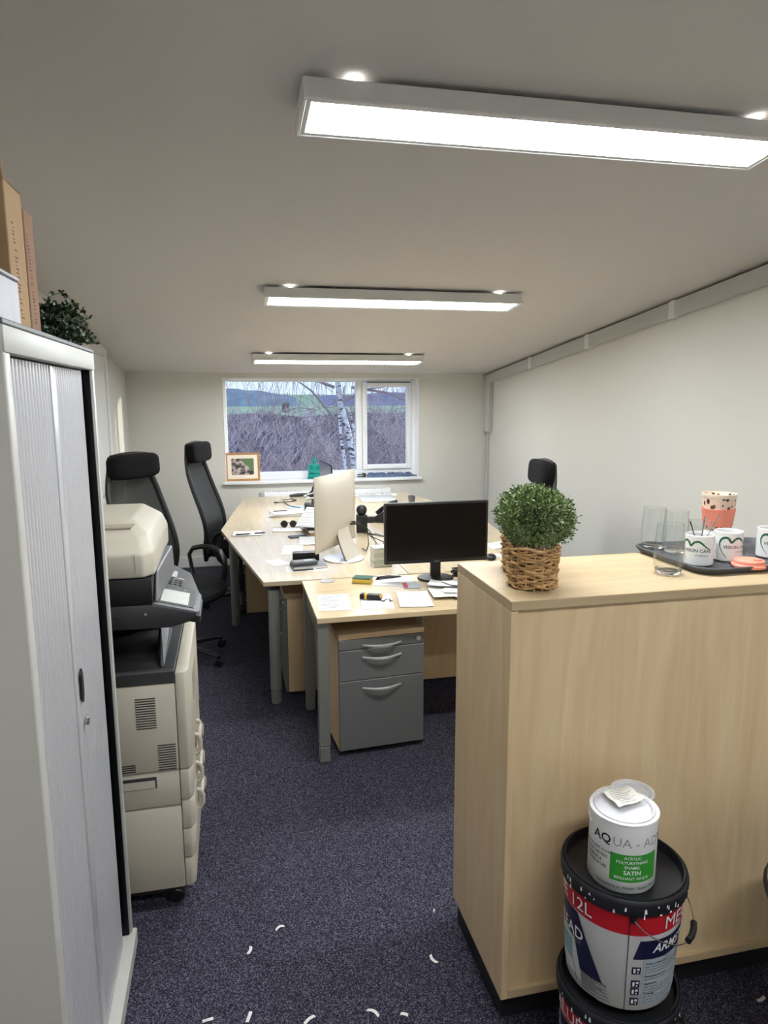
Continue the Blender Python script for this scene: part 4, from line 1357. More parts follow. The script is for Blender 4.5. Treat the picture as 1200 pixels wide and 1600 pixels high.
# ------------------------------------------------------------------ paint buckets
FA = math.atan2(-1.34, -0.885)       # direction from the stack towards the camera
def bucket(label, loc, rz):
    t = thing('paint_bucket', label, 'bucket', loc, rz, 'stacked paint buckets')
    zr = lambda z: 0.131 + 0.016 * z / 0.27
    part('pail', G().lathe([(0, 0), (0.128, 0), (0.131, 0.004), (zr(0.275), 0.275), (zr(0.275) - 0.003, 0.275), (0.126, 0.006), (0, 0.005)], 64), 'bucket', t)
    def fn(off=0.0008):
        return lambda u, z: ((zr(z) + off) * math.cos(u / 0.142), (zr(z) + off) * math.sin(u / 0.142), z)
    f1, f2, f3, f4 = fn(0.0005), fn(0.0013), fn(0.0020), fn(0.0027)
    def quadband(f, z0, z1, ul, ur, nu=20, nv=8):
        def q(a, b):
            z = z0 + (z1 - z0) * b
            return f(ul(z) + (ur(z) - ul(z)) * a, z)
        return G().grid(q, nu, nv)
    k = 0.142
    part('red_band', quadband(f1, 0.205, 0.27, lambda z: -PI * k, lambda z: PI * k, 64, 2), 'red', t, smooth=180)
    g = G()
    W_ = max(x for x, y in text_geo('MEGA VALUE 12L', 0.0, 0.0, 'LEFT')[0]) * 0.047
    for u0 in (-W_ - R(26) * k, R(43) * k):
        part('lettering', G().text('MEGA VALUE 12L', 0.047, lambda x, y: f4(x + u0, y + 0.216), 0.0), 'splash', t, kind='stuff', smooth=0)
    # navy wedge with brand word on the left, teal figure below
    part('navy_wedge', quadband(f2, 0.055, 0.203, lambda z: R(-100) * k + 0.0 * z, lambda z: (R(-14) - (z - 0.055) / 0.148 * R(30)) * k if z > 0 else 0, 20, 8), 'navy', t, smooth=180)
    part('white_wedge', quadband(f3, 0.03, 0.13, lambda z: R(-100) * k, lambda z: (R(-37) - (z - 0.03) / 0.1 * R(12)) * k, 14, 6), 'bucket', t, smooth=180)
    part('teal_picture', quadband(f4, 0.06, 0.118, lambda z: R(-85) * k, lambda z: R(-52) * k - (0.118 - z) * 0.25 * 0, 10, 4), 'teal', t, smooth=180)
    g = G()
    W2 = max(x for x, y in text_geo('ARMSTEAD', 0.015, 0.0, 'LEFT')[0]) * 0.042
    part('lettering', G().text('ARMSTEAD', 0.042, lambda x, y: f4(x - W2 - R(36) * k, y + 0.135), 0.015), 'splash', t, kind='stuff', smooth=0)
    part('lettering', G().text('TRADE', 0.014, lambda x, y: f4(x - R(56) * k, y + 0.122), 0.0), 'ink', t, kind='stuff', smooth=0)
    part('lettering', G().text('ARMSTEAD', 0.033, lambda x, y: f4(x + R(33) * k, y + 0.160), 0.015, 0.25), 'splash', t, kind='stuff', smooth=0)
    part('navy_badge', quadband(f2, 0.143, 0.192, lambda z: (R(14) + (z - 0.143) / 0.049 * R(6)) * k, lambda z: R(100) * k, 20, 3), 'navy', t, smooth=180)
    part('pale_panel', quadband(f2, 0.02, 0.142, lambda z: R(25) * k, lambda z: R(100) * k, 20, 4), 'palegrey', t, smooth=180)
    for z in (0.104, 0.068, 0.047, 0.020):
        ic = part('safety_icon', G().grid(lambda a, b: f3(R(14) * k + a * 0.021, z + b * 0.019), 4, 2), 'navy', t, smooth=0)
        g = G()
        for a0_, b0_, a1_, b1_ in ((0.15, 0.2, 0.4, 0.8), (0.55, 0.55, 0.85, 0.85), (0.6, 0.15, 0.75, 0.4)):
            g.grid(lambda a, b: f4(R(14) * k + (a0_ + (a1_ - a0_) * a) * 0.021, z + (b0_ + (b1_ - b0_) * b) * 0.019), 2, 1)
        part('icon_symbol', g, 'splash', ic, kind='stuff', smooth=0)
    g = G()
    rr = random.Random(5)
    for i, z in enumerate((0.128, 0.094, 0.074, 0.046)):
        g.text(('Surface preparation', 'Recommended use', 'Application', 'Coverage')[i], 0.008, lambda x, y: f3(x + R(27) * k, y + z), 0.015)
        for j in range(3 if i != 1 else 1):
            g.text(('apply with brush or roller to clean dry surfaces', 'stir well before use and keep from frost', 'do not thin for normal interior work')[j], 0.0058, lambda x, y: f3(x + R(27) * k, y + z - 0.0075 * (j + 1)))
    for i in range(5):
        z = 0.052 - 0.009 * i
        g.text(('interior wall and ceiling', 'brilliant white', 'covers up to twelve', 'square metres', 'per litre')[i], 0.0075, lambda x, y: f4(x - R(38) * k, y + z + 0.001), 0.012)
        g.grid(lambda a, b: f4(R(-40 + i) * k + a * 0.075, z - 0.0018 + b * 0.0013), 8, 1)
    g.grid(lambda a, b: f4(R(8.5) * k + a * 0.0018, 0.004 + b * 0.262), 1, 12)
    g.grid(lambda a, b: f4(R(-52) * k + a * 0.002 + (1 - b) * 0.018, 0.018 + b * 0.05), 1, 6)
    g.grid(lambda a, b: f4(R(-45) * k + a * 0.065, 0.006 + b * 0.002), 8, 1)
    part('small_print', g, 'inkblack', t, kind='stuff', smooth=0)
    lid = part('lid', G().lathe([(0, 0.278), (0.138, 0.278), (0.1395, 0.282), (0.141, 0.296), (0.1425, 0.299), (0.146, 0.299), (0.1475, 0.294), (0.150, 0.296), (0.1535, 0.293), (0.1555, 0.286),
                          (0.1545, 0.262), (0.151, 0.258), (0.149, 0.262), (0.148, 0.272)], 64), 'bucketlid', t)
    g = G()
    for i in range(26):
        a, z = rr.uniform(-1.5, 1.5), rr.uniform(0.262, 0.284)
        w, h = rr.uniform(0.002, 0.004), rr.uniform(0.004, 0.012)
        g.grid(lambda u, v: ((0.1562) * math.cos(a + (u - 0.5) * w / 0.155 * (1 + v)), 0.1562 * math.sin(a + (u - 0.5) * w / 0.155 * (1 + v)), z - v * h + 0.003), 2, 2)
    part('paint_splash', g, 'splash', lid, kind='stuff', smooth=0)
    # wire bail hanging down with a grip
    pts = []
    a0, a1 = R(12), R(132)
    for i in range(17):
        s = i / 16
        a = a0 + (a1 - a0) * s
        dr = 0.010 + 0.016 * math.sin(PI * s)
        pts.append(((0.147 + dr) * math.cos(a), (0.147 + dr) * math.sin(a), 0.252 - 0.075 * math.sin(PI * s) ** 0.8))
    b = part('bail', G().tube(pts, 0.0016, 6), 'steel', t)
    part('bail_grip', G().tube(pts[7:11], 0.008, 8), 'black', b)
    part('bail_lug', G().cyl((0.15 * math.cos(a0), 0.15 * math.sin(a0), 0.246), 0.008, 0.012, 12), 'bucketlid', t)
    return t
b1 = bucket('upper paint bucket of the stack, under the white tin', (0.89, 1.356, 0.30), FA)
b1.scale = (0.945, 0.945, 1.0)
dup(b1, (0.882, 1.340, 0.0), FA + R(29), 'lower paint bucket standing on the carpet, its lid under the upper one')
ZL = 0.30 + 0.2785

t = thing('paint_tin', 'white paint tin with green label on top of the bucket stack', 'tin', (0.873, 1.340, ZL), math.atan2(-1.340, -0.873))
rt, ht = 0.077, 0.172
part('tin_body', G().lathe([(0, 0), (rt - 0.002, 0), (rt, 0.003), (rt, ht - 0.004), (rt + 0.002, ht - 0.002), (rt + 0.001, ht), (rt - 0.006, ht), (rt - 0.010, ht - 0.004), (0, ht - 0.004)], 56), 'tin', t)
ld = part('lid', G().lathe([(rt - 0.0105, ht - 0.006), (rt - 0.010, ht + 0.001), (rt - 0.014, ht + 0.002), (rt - 0.017, ht - 0.003), (0, ht - 0.0025)], 56), 'tinlid', t)
fn = lambda off: (lambda u, z: ((rt + off) * math.cos(u / rt), (rt + off) * math.sin(u / rt), z))
f1, f2 = fn(0.0005), fn(0.0009)
part('green_panel', G().grid(lambda a, b: f1(-0.024 + 0.114 * a, 0.03 + 0.068 * b), 14, 4), 'tingreen', t, smooth=180)
tw = lambda s_, b_: max(x for x, y in text_geo(s_, b_, 0.0, 'LEFT')[0]) * 0.031 + 0.0035
wa, wb = tw('AQ', 0.02), tw('UA - AD', 0.0)
part('lettering', G().text('AQ', 0.031, lambda x, y: f1(x - 0.070, y + 0.116), 0.02), 'inkblack', t, smooth=0)
part('lettering', G().text('VANCED', 0.031, lambda x, y: f1(x - 0.070 + wa + wb, y + 0.116), 0.01), 'navy', t, smooth=0)
for i, s_ in enumerate(('EXCELLENT FLOW', 'QUICK DRYING', 'INTERIOR &', 'EXTERIOR USE')):
    part('lettering', G().text(s_, 0.0092, lambda x, y: f1(x - 0.098 + i * 0.002, y + 0.090 - 0.0125 * i), 0.012), 'inkblack', t, smooth=0)
part('lettering', G().text('Innovators in Water - based Technology', 0.0105, lambda x, y: f1(x - 0.055, y + 0.012), 0.0), 'inkblack', t, smooth=0)
part('worn_lettering', G().text('UA - AD', 0.031, lambda x, y: f1(x - 0.070 + wa, y + 0.116), 0.0), 'tinwear', t, label='half rubbed-off grey lettering', smooth=0)
for i, (s_, sz) in enumerate((('ACRYLIC', 0.0098), ('POLYURETHANE', 0.0098), ('ENAMEL', 0.0098), ('SATIN', 0.0145), ('BRILLIANT WHITE', 0.0098))):
    part('lettering', G().text(s_, sz, lambda x, y: f2(x + 0.026, y + (0.087, 0.0755, 0.064, 0.049, 0.0365)[i]), 0.02 if i == 3 else 0.006, 0, 'CENTER'), 'splash', t, smooth=0)
pts = []
for i in range(15):
    s = i / 14
    a = R(-62) - R(180) * s
    pts.append(((rt + 0.003) * math.cos(a), (rt + 0.003) * math.sin(a), ht - 0.03 + 0.032 * math.sin(PI * s)))
part('wire_handle', G().tube(pts, 0.0014, 6), 'tin', t)
t2 = thing('paint_tin', 'smaller plain white tin standing behind the green-labelled tin', 'tin', (0.963, 1.446, 0.5993))
rt2, ht2 = 0.052, 0.116
part('tin_body', G().lathe([(0, 0), (rt2, 0), (rt2, ht2 - 0.003), (rt2 + 0.0015, ht2), (rt2 - 0.005, ht2), (rt2 - 0.008, ht2 - 0.004), (0, ht2 - 0.004)], 48), 'tin', t2)
part('lid', G().lathe([(rt2 - 0.0082, ht2 - 0.005), (rt2 - 0.008, ht2 + 0.001), (rt2 - 0.012, ht2 + 0.001), (rt2 - 0.014, ht2 - 0.003), (0, ht2 - 0.0025)], 48), 'tinlid', t2)
# till receipt lying on the tin lid
t = thing('receipt', 'crumpled white till receipt lying on top of the paint tin', 'receipt', (0.883, 1.367, ZL + ht + 0.0035), R(12))
def rc(u, v):
    return (-0.042 + 0.078 * u + 0.006 * v, -0.036 + 0.062 * v, 0.003 + 0.005 * math.sin(3.2 * u + 1) ** 2 + 0.004 * math.sin(5 * v + u) ** 2)
part('sheet', G().grid(lambda u, v: rc(u, v), 12, 10), 'paper2', t)
g = G()
rr = random.Random(9)
for k in range(9):
    v = 0.1 + 0.09 * k
    L = rr.uniform(0.45, 0.8)
    g.grid(lambda a, b: tuple(Vector(rc(0.12 + L * a, v + 0.022 * b)) + Vector((0, 0, 0.0006))), 8, 1)
part('printed_line', g, 'tinwear', t, smooth=0)

# paper shreds on the carpet
shreds = [(0.10, 2.03, 'nearest the photocopier end of the aisle', 20), (0.0, 1.96, 'second from the photocopier, left of the aisle', 70), (0.55, 1.80, 'beside the foot of the sideboard', 115),
          (-0.12, 1.735, 'leftmost at the bottom edge', 5), (-0.01, 1.72, 'upright one near the bottom left', 75), (0.155, 1.672, 'centre of the bottom edge', 30), (0.33, 1.655, 'longer one at the bottom right of the aisle', -45),
          (0.415, 1.632, 'short one at the bottom right of the aisle', -30), (1.42, 1.455, 'lone curl right of the paint buckets', 10), (0.61, 1.995, 'tiny one close to the sideboard corner', 60)]
for i, (x, y, w, a) in enumerate(shreds):
    L = (0.03, 0.028, 0.034, 0.03, 0.032, 0.036, 0.04, 0.022, 0.03, 0.008)[i]
    rr = random.Random(i)
    c1, c2 = rr.uniform(-0.2, 0.2), rr.uniform(2.0, 3.6)
    g = G()
    def sh(u, v, off):
        return (L * (u - 0.5), 0.0105 * (v - 0.5) * (0.9 if L > 0.01 else 0.5) + L * c1 * math.sin(c2 * u), 0.0007 + 0.004 * abs(math.sin(2.6 * u)) + off)
    g.grid(lambda u, v: sh(u, v, 0), 8, 1)
    g.grid(lambda u, v: sh(u, v, 0.0004), 8, 1)
    single('paper_shred', g, 'paper', 'white paper shred on the carpet, ' + w, 'paper scrap', (x, y, 0.0), R(a), 'paper shreds on the carpet', smooth=0)

# ------------------------------------------------------------------ monitors
t = thing('monitor', 'black widescreen monitor on the nearest desk, screen off', 'monitor', (1.075, 3.535, 0.7185), R(-1.5))
part('screen_housing', G().box(-0.288, -0.01, 0.096, 0.288, 0.018, 0.428, 0.004, 2).hull([(-0.2, 0.018, 0.14), (0.2, 0.018, 0.14), (-0.2, 0.018, 0.38), (0.2, 0.018, 0.38), (-0.13, 0.045, 0.18), (0.13, 0.045, 0.18), (-0.13, 0.045, 0.34), (0.13, 0.045, 0.34)], 0.004, 1), 'black', t)
part('screen', G().box(-0.276, -0.0105, 0.116, 0.276, -0.009, 0.416), 'screen', t, smooth=0)
part('neck', G().box(-0.028, 0.008, 0.012, 0.028, 0.03, 0.16, 0.003, 1), 'black', t)
part('stand_base', G().lathe([(0, 0), (0.098, 0), (0.1, 0.003), (0.097, 0.011), (0.05, 0.015), (0, 0.016)], 40, (0.0, 0.015, 0), sy=0.85), 'black', t)
part('lettering', G().text('acer', 0.018, lambda x, y: (x, -0.0108, y + 0.1), 0.01, 0.0, 'CENTER'), 'ink', t, smooth=0)

def allinone(label, loc, rz, mats=('silver', 'greyscreen'), z0=0.085, z1=0.53):
    """local +y is the screen side, -y the pale curved back"""
    t = thing('desktop_computer', label, 'computer', loc, rz)
    w = 0.27
    def back(u, v):
        x, z = -w + 2 * w * u, z0 + (z1 - z0) * v
        e = (1 - (2 * u - 1) ** 4) * (1 - (2 * v - 1) ** 4)
        return (x, 0.026 - 0.034 * e, z)
    g = G()
    g.grid(back, 20, 16)
    g.box(-w, 0.026, z0, w, 0.034, z1, 0.001, 1)
    part('back_shell', g, mats[0], t, smooth=50)
    part('screen', G().box(-w + 0.012, 0.0335, z0 + 0.09, w - 0.012, 0.0352, z1 - 0.012), mats[1], t, smooth=0)
    part('black_bezel', G().box(-w + 0.002, 0.033, z0 + 0.08, w - 0.002, 0.0345, z1 - 0.002), 'black', t, smooth=0)
    part('stand', G().grid(lambda u, v: (0.025 + (u - 0.5) * (0.15 + 0.05 * v), -0.004 - 0.075 * v ** 1.6, 0.20 - 0.192 * v), 6, 10).grid(lambda u, v: (0.025 + (u - 0.5) * (0.15 + 0.05 * v), 0.004 - 0.072 * v ** 1.6, 0.20 - 0.192 * v), 6, 10), mats[0], t)
    part('foot', G().lathe([(0, 0), (0.122, 0), (0.125, 0.003), (0.122, 0.009), (0.10, 0.012), (0, 0.012)], 40, (0.02, -0.01, 0)), 'silverfoot', t)
    return t
iM = allinone('pale-backed all-in-one computer standing on the near left desk', (0.64, 4.11, 0.7205), R(55))
g = G()
for k, (z, L) in enumerate(((0.20, 1.0), (0.21, 0.8), (0.195, 0.6))):
    g.tube([(0.13 + 0.02 * k, -0.006, z), (0.14 + 0.02 * k, -0.05, z + 0.004), (0.18 + 0.03 * k, -0.10, z - 0.03 * (k + 1)), (0.22 + 0.05 * k, -0.09 - 0.03 * k, 0.06), (0.25 + 0.06 * k, -0.06 - 0.04 * k, 0.006), (0.33 + 0.02 * k, 0.0 - 0.05 * k, 0.005)], 0.003, 6)
    g.cyl((0.13 + 0.02 * k, -0.03, z), 0.006, 0.024, 8, 'y')
part('cable', g, 'black', iM)
allinone('grey-screened computer at the far left desk, mostly behind the pale-backed one', (0.845, 6.03, 0.7205), R(93), ('black', 'greyscreen'), 0.08, 0.42)

# ------------------------------------------------------------------ clutter on the desks
DZ = 0.7203
def sheet(label, x, y, w, d, rz, m='paper', lines=0, z=DZ, th=0.0012, name='paper_sheet', cat='paper', ink='ink', group='loose sheets on the desks', curl=0.0):
    t = thing(name, label, cat, (x, y, z), rz, group)
    g = G()
    if curl:
        g.grid(lambda u, v: (-w / 2 + w * u, -d / 2 + d * v, th + curl * (abs(2 * u - 1) ** 3 + max(0, 1 - 3 * v) ** 2) * 0.5), 8, 8)
        g.grid(lambda u, v: (-w / 2 + w * u, -d / 2 + d * v, 0.0002 + curl * (abs(2 * u - 1) ** 3 + max(0, 1 - 3 * v) ** 2) * 0.5), 8, 8)
    else:
        g.box(-w / 2, -d / 2, 0, w / 2, d / 2, th)
    part('page', g, m, t, smooth=0)
    if lines:
        g = G()
        rr = random.Random(int(abs(x * 1000)) + int(y * 100))
        for k in range(lines):
            yy = d / 2 - d * (k + 1) / (lines + 2)
            x1 = -w / 2 + w * rr.uniform(0.45, 0.9)
            g.box(-w * 0.42, yy, th, x1, yy + min(0.004, d / lines * 0.35), th + 0.0004)
        part('printed_line', g, ink, t, smooth=0)
    return t
Z1 = 0.7184
sheet('printed white form at the left front corner of the nearest desk', 0.468, 3.235, 0.155, 0.27, R(-6), 'paper', 12, Z1, ink='ink')
sheet('white form under the black and yellow case', 0.672, 3.20, 0.155, 0.255, R(-8), 'paper', 0, Z1)
sheet('white form with curling edge, right of the black and yellow case', 0.86, 3.195, 0.16, 0.27, R(-9), 'paper', 9, Z1, curl=0.004, ink='ink')
sheet('large white sheet lying left of the black monitor base', 0.84, 3.555, 0.20, 0.22, R(-20), 'paper', 8, Z1, ink='ink')
sheet('white sheet half tucked under the larger sheet by the sponge', 0.80, 3.63, 0.2, 0.07, R(12), 'paper2', 0, Z1)
t = thing('tape_measure_case', 'black and yellow oblong case lying on a white form', 'tool', (0.652, 3.24, Z1 + 0.0014), R(-24))
part('case', G().box(-0.055, -0.02, 0, 0.055, 0.02, 0.028, 0.008, 3), 'black', t)
part('yellow_band', G().box(-0.034, -0.0206, 0.001, -0.014, 0.0206, 0.0288, 0.006, 2), 'yellow', t)
part('yellow_tip', G().box(0.044, -0.0195, 0.01, 0.0557, 0.0195, 0.027, 0.004, 2), 'yellow', t)
t = thing('keyring', 'small bunch of keys beside the black and yellow case', 'keys', (0.735, 3.225, Z1 + 0.0014), R(-15))
part('ring', G().tube([(0.012 * math.cos(2 * PI * i / 16), 0.012 * math.sin(2 * PI * i / 16), 0.0012) for i in range(16)], 0.001, 5, closed=True), 'steel', t)
for k in range(2):
    a = R(-70 - 50 * k)
    g = G()
    g.T = Matrix.Rotation(a, 4, 'Z')
    g.box(0.012, -0.003, 0.0001, 0.045, 0.003, 0.0022).cyl((0.045, 0, 0.0001), 0.009, 0.0022, 14)
    part('key', g, 'copdark' if k else 'steel', t)
t = thing('sponge', 'yellow washing sponge with green scourer top on the nearest desk', 'sponge', (0.672, 3.565, Z1), R(-25))
part('sponge_body', G().box(-0.05, -0.034, 0, 0.05, 0.034, 0.024, 0.005, 2), 'sponge', t)
part('scourer', G().box(-0.05, -0.034, 0.0235, 0.05, 0.034, 0.031, 0.003, 1), 'scour', t)
t = thing('pass_card', 'grey and red plastic card on the nearest desk before the monitor', 'card', (0.905, 3.43, Z1), R(-8))
part('card_body', G().box(-0.042, -0.05, 0, 0.042, 0.05, 0.006, 0.002, 1), 'palegrey', t)
part('red_strip', G().box(-0.041, -0.048, 0.0058, -0.018, 0.048, 0.0068), 'redink', t)
# pile of opened post
rr = random.Random(21)
z = Z1
for k in range(9):
    w, d = rr.uniform(0.11, 0.21), rr.uniform(0.10, 0.21)
    th = 0.0016
    x, y, a = 1.10 + rr.uniform(-0.05, 0.06), 3.26 + rr.uniform(-0.09, 0.09), R(rr.uniform(-45, 35))
    sheet(['bottom-most letter of the loose pile beside the sideboard corner', 'letter low in the loose pile, jutting to the left', 'folded leaflet low in the loose pile, corner towards the front', 'creased letter in the middle of the loose pile',
           'cream leaflet in the middle of the loose pile', 'tilted letter in the upper half of the loose pile', 'white envelope in the upper half of the loose pile', 'second letter from the top of the loose pile', 'topmost curled letter of the loose pile'][k],
          x, y, w, d, a, 'paper2' if k in (2, 4) else 'paper', 5 if k == 8 else 0, z, th, group='letters in the loose pile', curl=0.0 if k < 7 else 0.012)
    z += th + 0.0012 + (0.004 if k % 3 == 2 else 0)
# power cables beside the monitor
g = G()
for k in range(6):
    rr2 = random.Random(40 + k)
    pts = []
    for i in range(22):
        a = i * 0.75 + k
        pts.append((0.05 * math.cos(a) + rr2.uniform(-0.012, 0.012), 0.032 * math.sin(a * 1.2) + rr2.uniform(-0.01, 0.01), 0.004 + 0.006 * k + 0.004 * math.sin(a * 2)))
    g.tube(pts, 0.003, 5)
single('cable_tangle', g, 'black', 'tangle of black cables right of the monitor base', 'cable', (1.235, 3.585, Z1))
# stack of pale cards
t = thing('card_stack', 'tall stack of pale green boxed cards left of the black monitor', 'stack', (0.848, 3.905, DZ), R(4))
rr = random.Random(4)
for k in range(8):
    a, b = rr.uniform(-0.002, 0.002), rr.uniform(-0.002, 0.002)
    part('card_box', G().box(-0.055 + a, -0.045 + b, 0.0145 * k, 0.055 + a, 0.045 + b, 0.0145 * k + 0.0138, 0.001, 1), 'palegreen' if k % 3 else 'paper2', t)
# left near desk
sheet('white sheet under the notebook at the front of the left desk', 0.41, 3.935, 0.24, 0.14, R(-2), 'paper', 0)
t = thing('notebook', 'dark grey notebook lying under the grey handset, front of left desk', 'notebook', (0.425, 3.965, DZ + 0.0014), R(4))
part('cover', G().box(-0.1, -0.065, 0, 0.1, 0.065, 0.018, 0.002, 1), 'copgrey', t)
part('page_block', G().box(-0.098, -0.0665, 0.003, 0.0985, 0.06, 0.015), 'paper2', t)
t = thing('handset', 'grey cordless handset lying on top of the notebook', 'phone', (0.40, 3.965, DZ + 0.0196), R(8))
part('handset_body', G().box(-0.075, -0.035, 0, 0.075, 0.035, 0.022, 0.008, 3), 'copgrey', t)
part('display', G().box(0.0, -0.022, 0.0215, 0.05, 0.022, 0.023, 0.0005, 1), 'palegrey', t)
def pen(label, x, y, z, rz, L=0.14, m='black'):
    t = thing('pen', label, 'pen', (x, y, z), rz, 'pens on the desks')
    part('barrel', G().cyl((-L / 2, 0, 0.005), 0.0048, L * 0.82, 10, 'x'), m, t)
    part('tip', G().cyl((L * 0.32, 0, 0.005), 0.0048, L * 0.14, 10, 'x', r2=0.001), 'chrome', t)
    return t
pen('black pen lying in front of the notebook', 0.40, 3.885, DZ + 0.0014, R(5))
single('black_case', G().box(-0.08, -0.03, 0, 0.08, 0.03, 0.062, 0.005, 2).box(-0.03, -0.031, 0.025, 0.03, -0.0295, 0.045), 'black', 'black upright case behind the notebook on the left desk', 'case', (0.425, 4.10, DZ), R(-4))
sheet('loose white sheet at the left edge of the near left desk', 0.255, 4.12, 0.1, 0.16, R(20), 'paper2', 0)
sheet('blank white sheet behind the black case', 0.375, 4.45, 0.13, 0.28, R(-8), 'paper', 2)
t = thing('tablet', 'white tablet lying left of the pale-backed computer', 'tablet', (0.52, 4.70, DZ), R(-6))
part('tablet_body', G().box(-0.08, -0.13, 0, 0.08, 0.13, 0.009, 0.003, 2), 'silverfoot', t)
part('display', G().box(-0.07, -0.11, 0.0088, 0.07, 0.11, 0.0098), 'lcd', t)
t = thing('mobile_phone', 'black mobile phone lying beside the notepads on the left desk', 'phone', (0.455, 4.865, DZ), R(10))
part('phone_body', G().box(-0.07, -0.035, 0, 0.07, 0.035, 0.01, 0.004, 2), 'copdark', t)
part('display', G().box(-0.064, -0.031, 0.0096, 0.064, 0.031, 0.0104), 'screen', t)
# stacked notebooks and a leaning calendar
for k in range(3):
    sheet(['lowest cream notebook under the tilted desk calendar', 'middle cream notebook under the tilted desk calendar', 'upper dark-edged notebook under the tilted desk calendar'][k], 0.62 + 0.01 * k, 5.02 + 0.02 * k, 0.20, 0.26, R(12 - 9 * k), ['card1', 'paper2', 'copdark'][k], 0, DZ + 0.0165 * k, 0.0155, 'pad_book', 'notebook', group='notebooks on the left desk')
t = thing('desk_calendar', 'tilted white ruled desk calendar left of the pale-backed computer', 'calendar', (0.60, 5.04, DZ + 0.052), R(-28))
g = G()
g.T = Matrix.Rotation(R(24), 4, 'X')
g.box(-0.10, -0.13, 0.064, 0.10, 0.13, 0.070)
part('page', g, 'paper', t, smooth=0)
g = G()
g.T = Matrix.Rotation(R(24), 4, 'X')
for k in range(7):
    g.box(-0.095, -0.115 + 0.034 * k, 0.0698, 0.095, -0.112 + 0.034 * k, 0.0706)
part('ruled_line', g, 'ink', t, smooth=0)
part('easel', G().hull([(-0.1, 0.117, 0.0), (0.1, 0.117, 0.0), (-0.1, 0.114, 0.07), (0.1, 0.114, 0.07), (-0.1, 0.126, 0.0), (0.1, 0.126, 0.0), (-0.1, 0.12, 0.07), (0.1, 0.12, 0.07)]).box(-0.1, -0.13, 0, 0.1, 0.126, 0.003), 'copdark', t)
# keyboard with sunglasses behind
t = thing('keyboard', 'slim white keyboard lying across the left desk', 'keyboard', (0.43, 5.13, DZ), R(-3))
part('case', G().box(-0.145, -0.055, 0, 0.145, 0.055, 0.008, 0.003, 2), 'silverfoot', t)
for r in range(5):
    for c in range(14):
        x, y = -0.139 + 0.02 * c, -0.048 + 0.0196 * r
        if r == 0 and 4 <= c <= 8:
            if c == 4:
                part('space_bar', G().box(x, y, 0.0075, x + 0.097, y + 0.0165, 0.0105), 'keys', t, smooth=0)
            continue
        if r == 0 and c == 0:
            key0 = part('key', G().box(0, 0, 0, 0.0165, 0.0165, 0.003), 'keys', t, smooth=0, loc=(x, y, 0.0075))
        else:
            kk = key0.copy()
            COL.objects.link(kk)
            kk.location = (x, y, 0.0075)
t = thing('sunglasses', 'black sunglasses lying behind the white keyboard', 'sunglasses', (0.42, 5.26, DZ), R(-10))
for s in (-1, 1):
    part('lens', G().lathe([(0, 0), (0.024, 0.0), (0.028, 0.004), (0.024, 0.007), (0, 0.008)], 20, (0.034 * s, 0, 0.026), 'y'), 'black', t)
part('frame', G().tube([(-0.012, 0, 0.034), (0, 0, 0.038), (0.012, 0, 0.034)], 0.003, 6).tube([(-0.062, 0.002, 0.03), (-0.068, 0.03, 0.03), (-0.06, 0.1, 0.012)], 0.0028, 6).tube([(0.062, 0.002, 0.03), (0.068, 0.03, 0.03), (0.06, 0.1, 0.012)], 0.0028, 6), 'black', t)
# clear folder with pen and marker
t = thing('document_wallet', 'clear document wallet at the corner of the left desks', 'folder', (0.10, 5.08, DZ), R(-4))
part('wallet', G().box(-0.105, -0.085, 0, 0.105, 0.085, 0.0025), 'paper2', t, smooth=0)
part('edge_binding', G().box(-0.107, -0.087, 0, -0.1, 0.087, 0.0045).box(-0.107, -0.087, 0, 0.107, -0.083, 0.0042), 'ink', t, smooth=0)
pen('black pen on the document wallet', 0.08, 5.02, DZ + 0.0045, R(5), 0.12)
pen('dark marker with pale cap beside the document wallet', 0.20, 5.05, DZ + 0.003, R(8), 0.09, 'copdark')
# magazine pile
for k in range(3):
    sheet(['lowest magazine of the small pile on the far left desk', 'middle magazine of the small pile on the far left desk', 'top magazine of the small pile on the far left desk'][k], 0.44 + 0.012 * k, 5.83, 0.28, 0.21, R(-3 + 5 * k), ['paper', 'paper2', 'paper'][k], 4 if k == 2 else 0, DZ + 0.0095 * k, 0.009, 'magazine', 'magazine', group='magazines in the small pile')
pen('slim pen lying on the magazine pile', 0.41, 5.86, DZ + 0.0295, R(10), 0.14, 'copdark')
sheet('pale blue sheet behind the magazine pile', 0.60, 6.2, 0.21, 0.25, R(15), 'palegrey', 0)

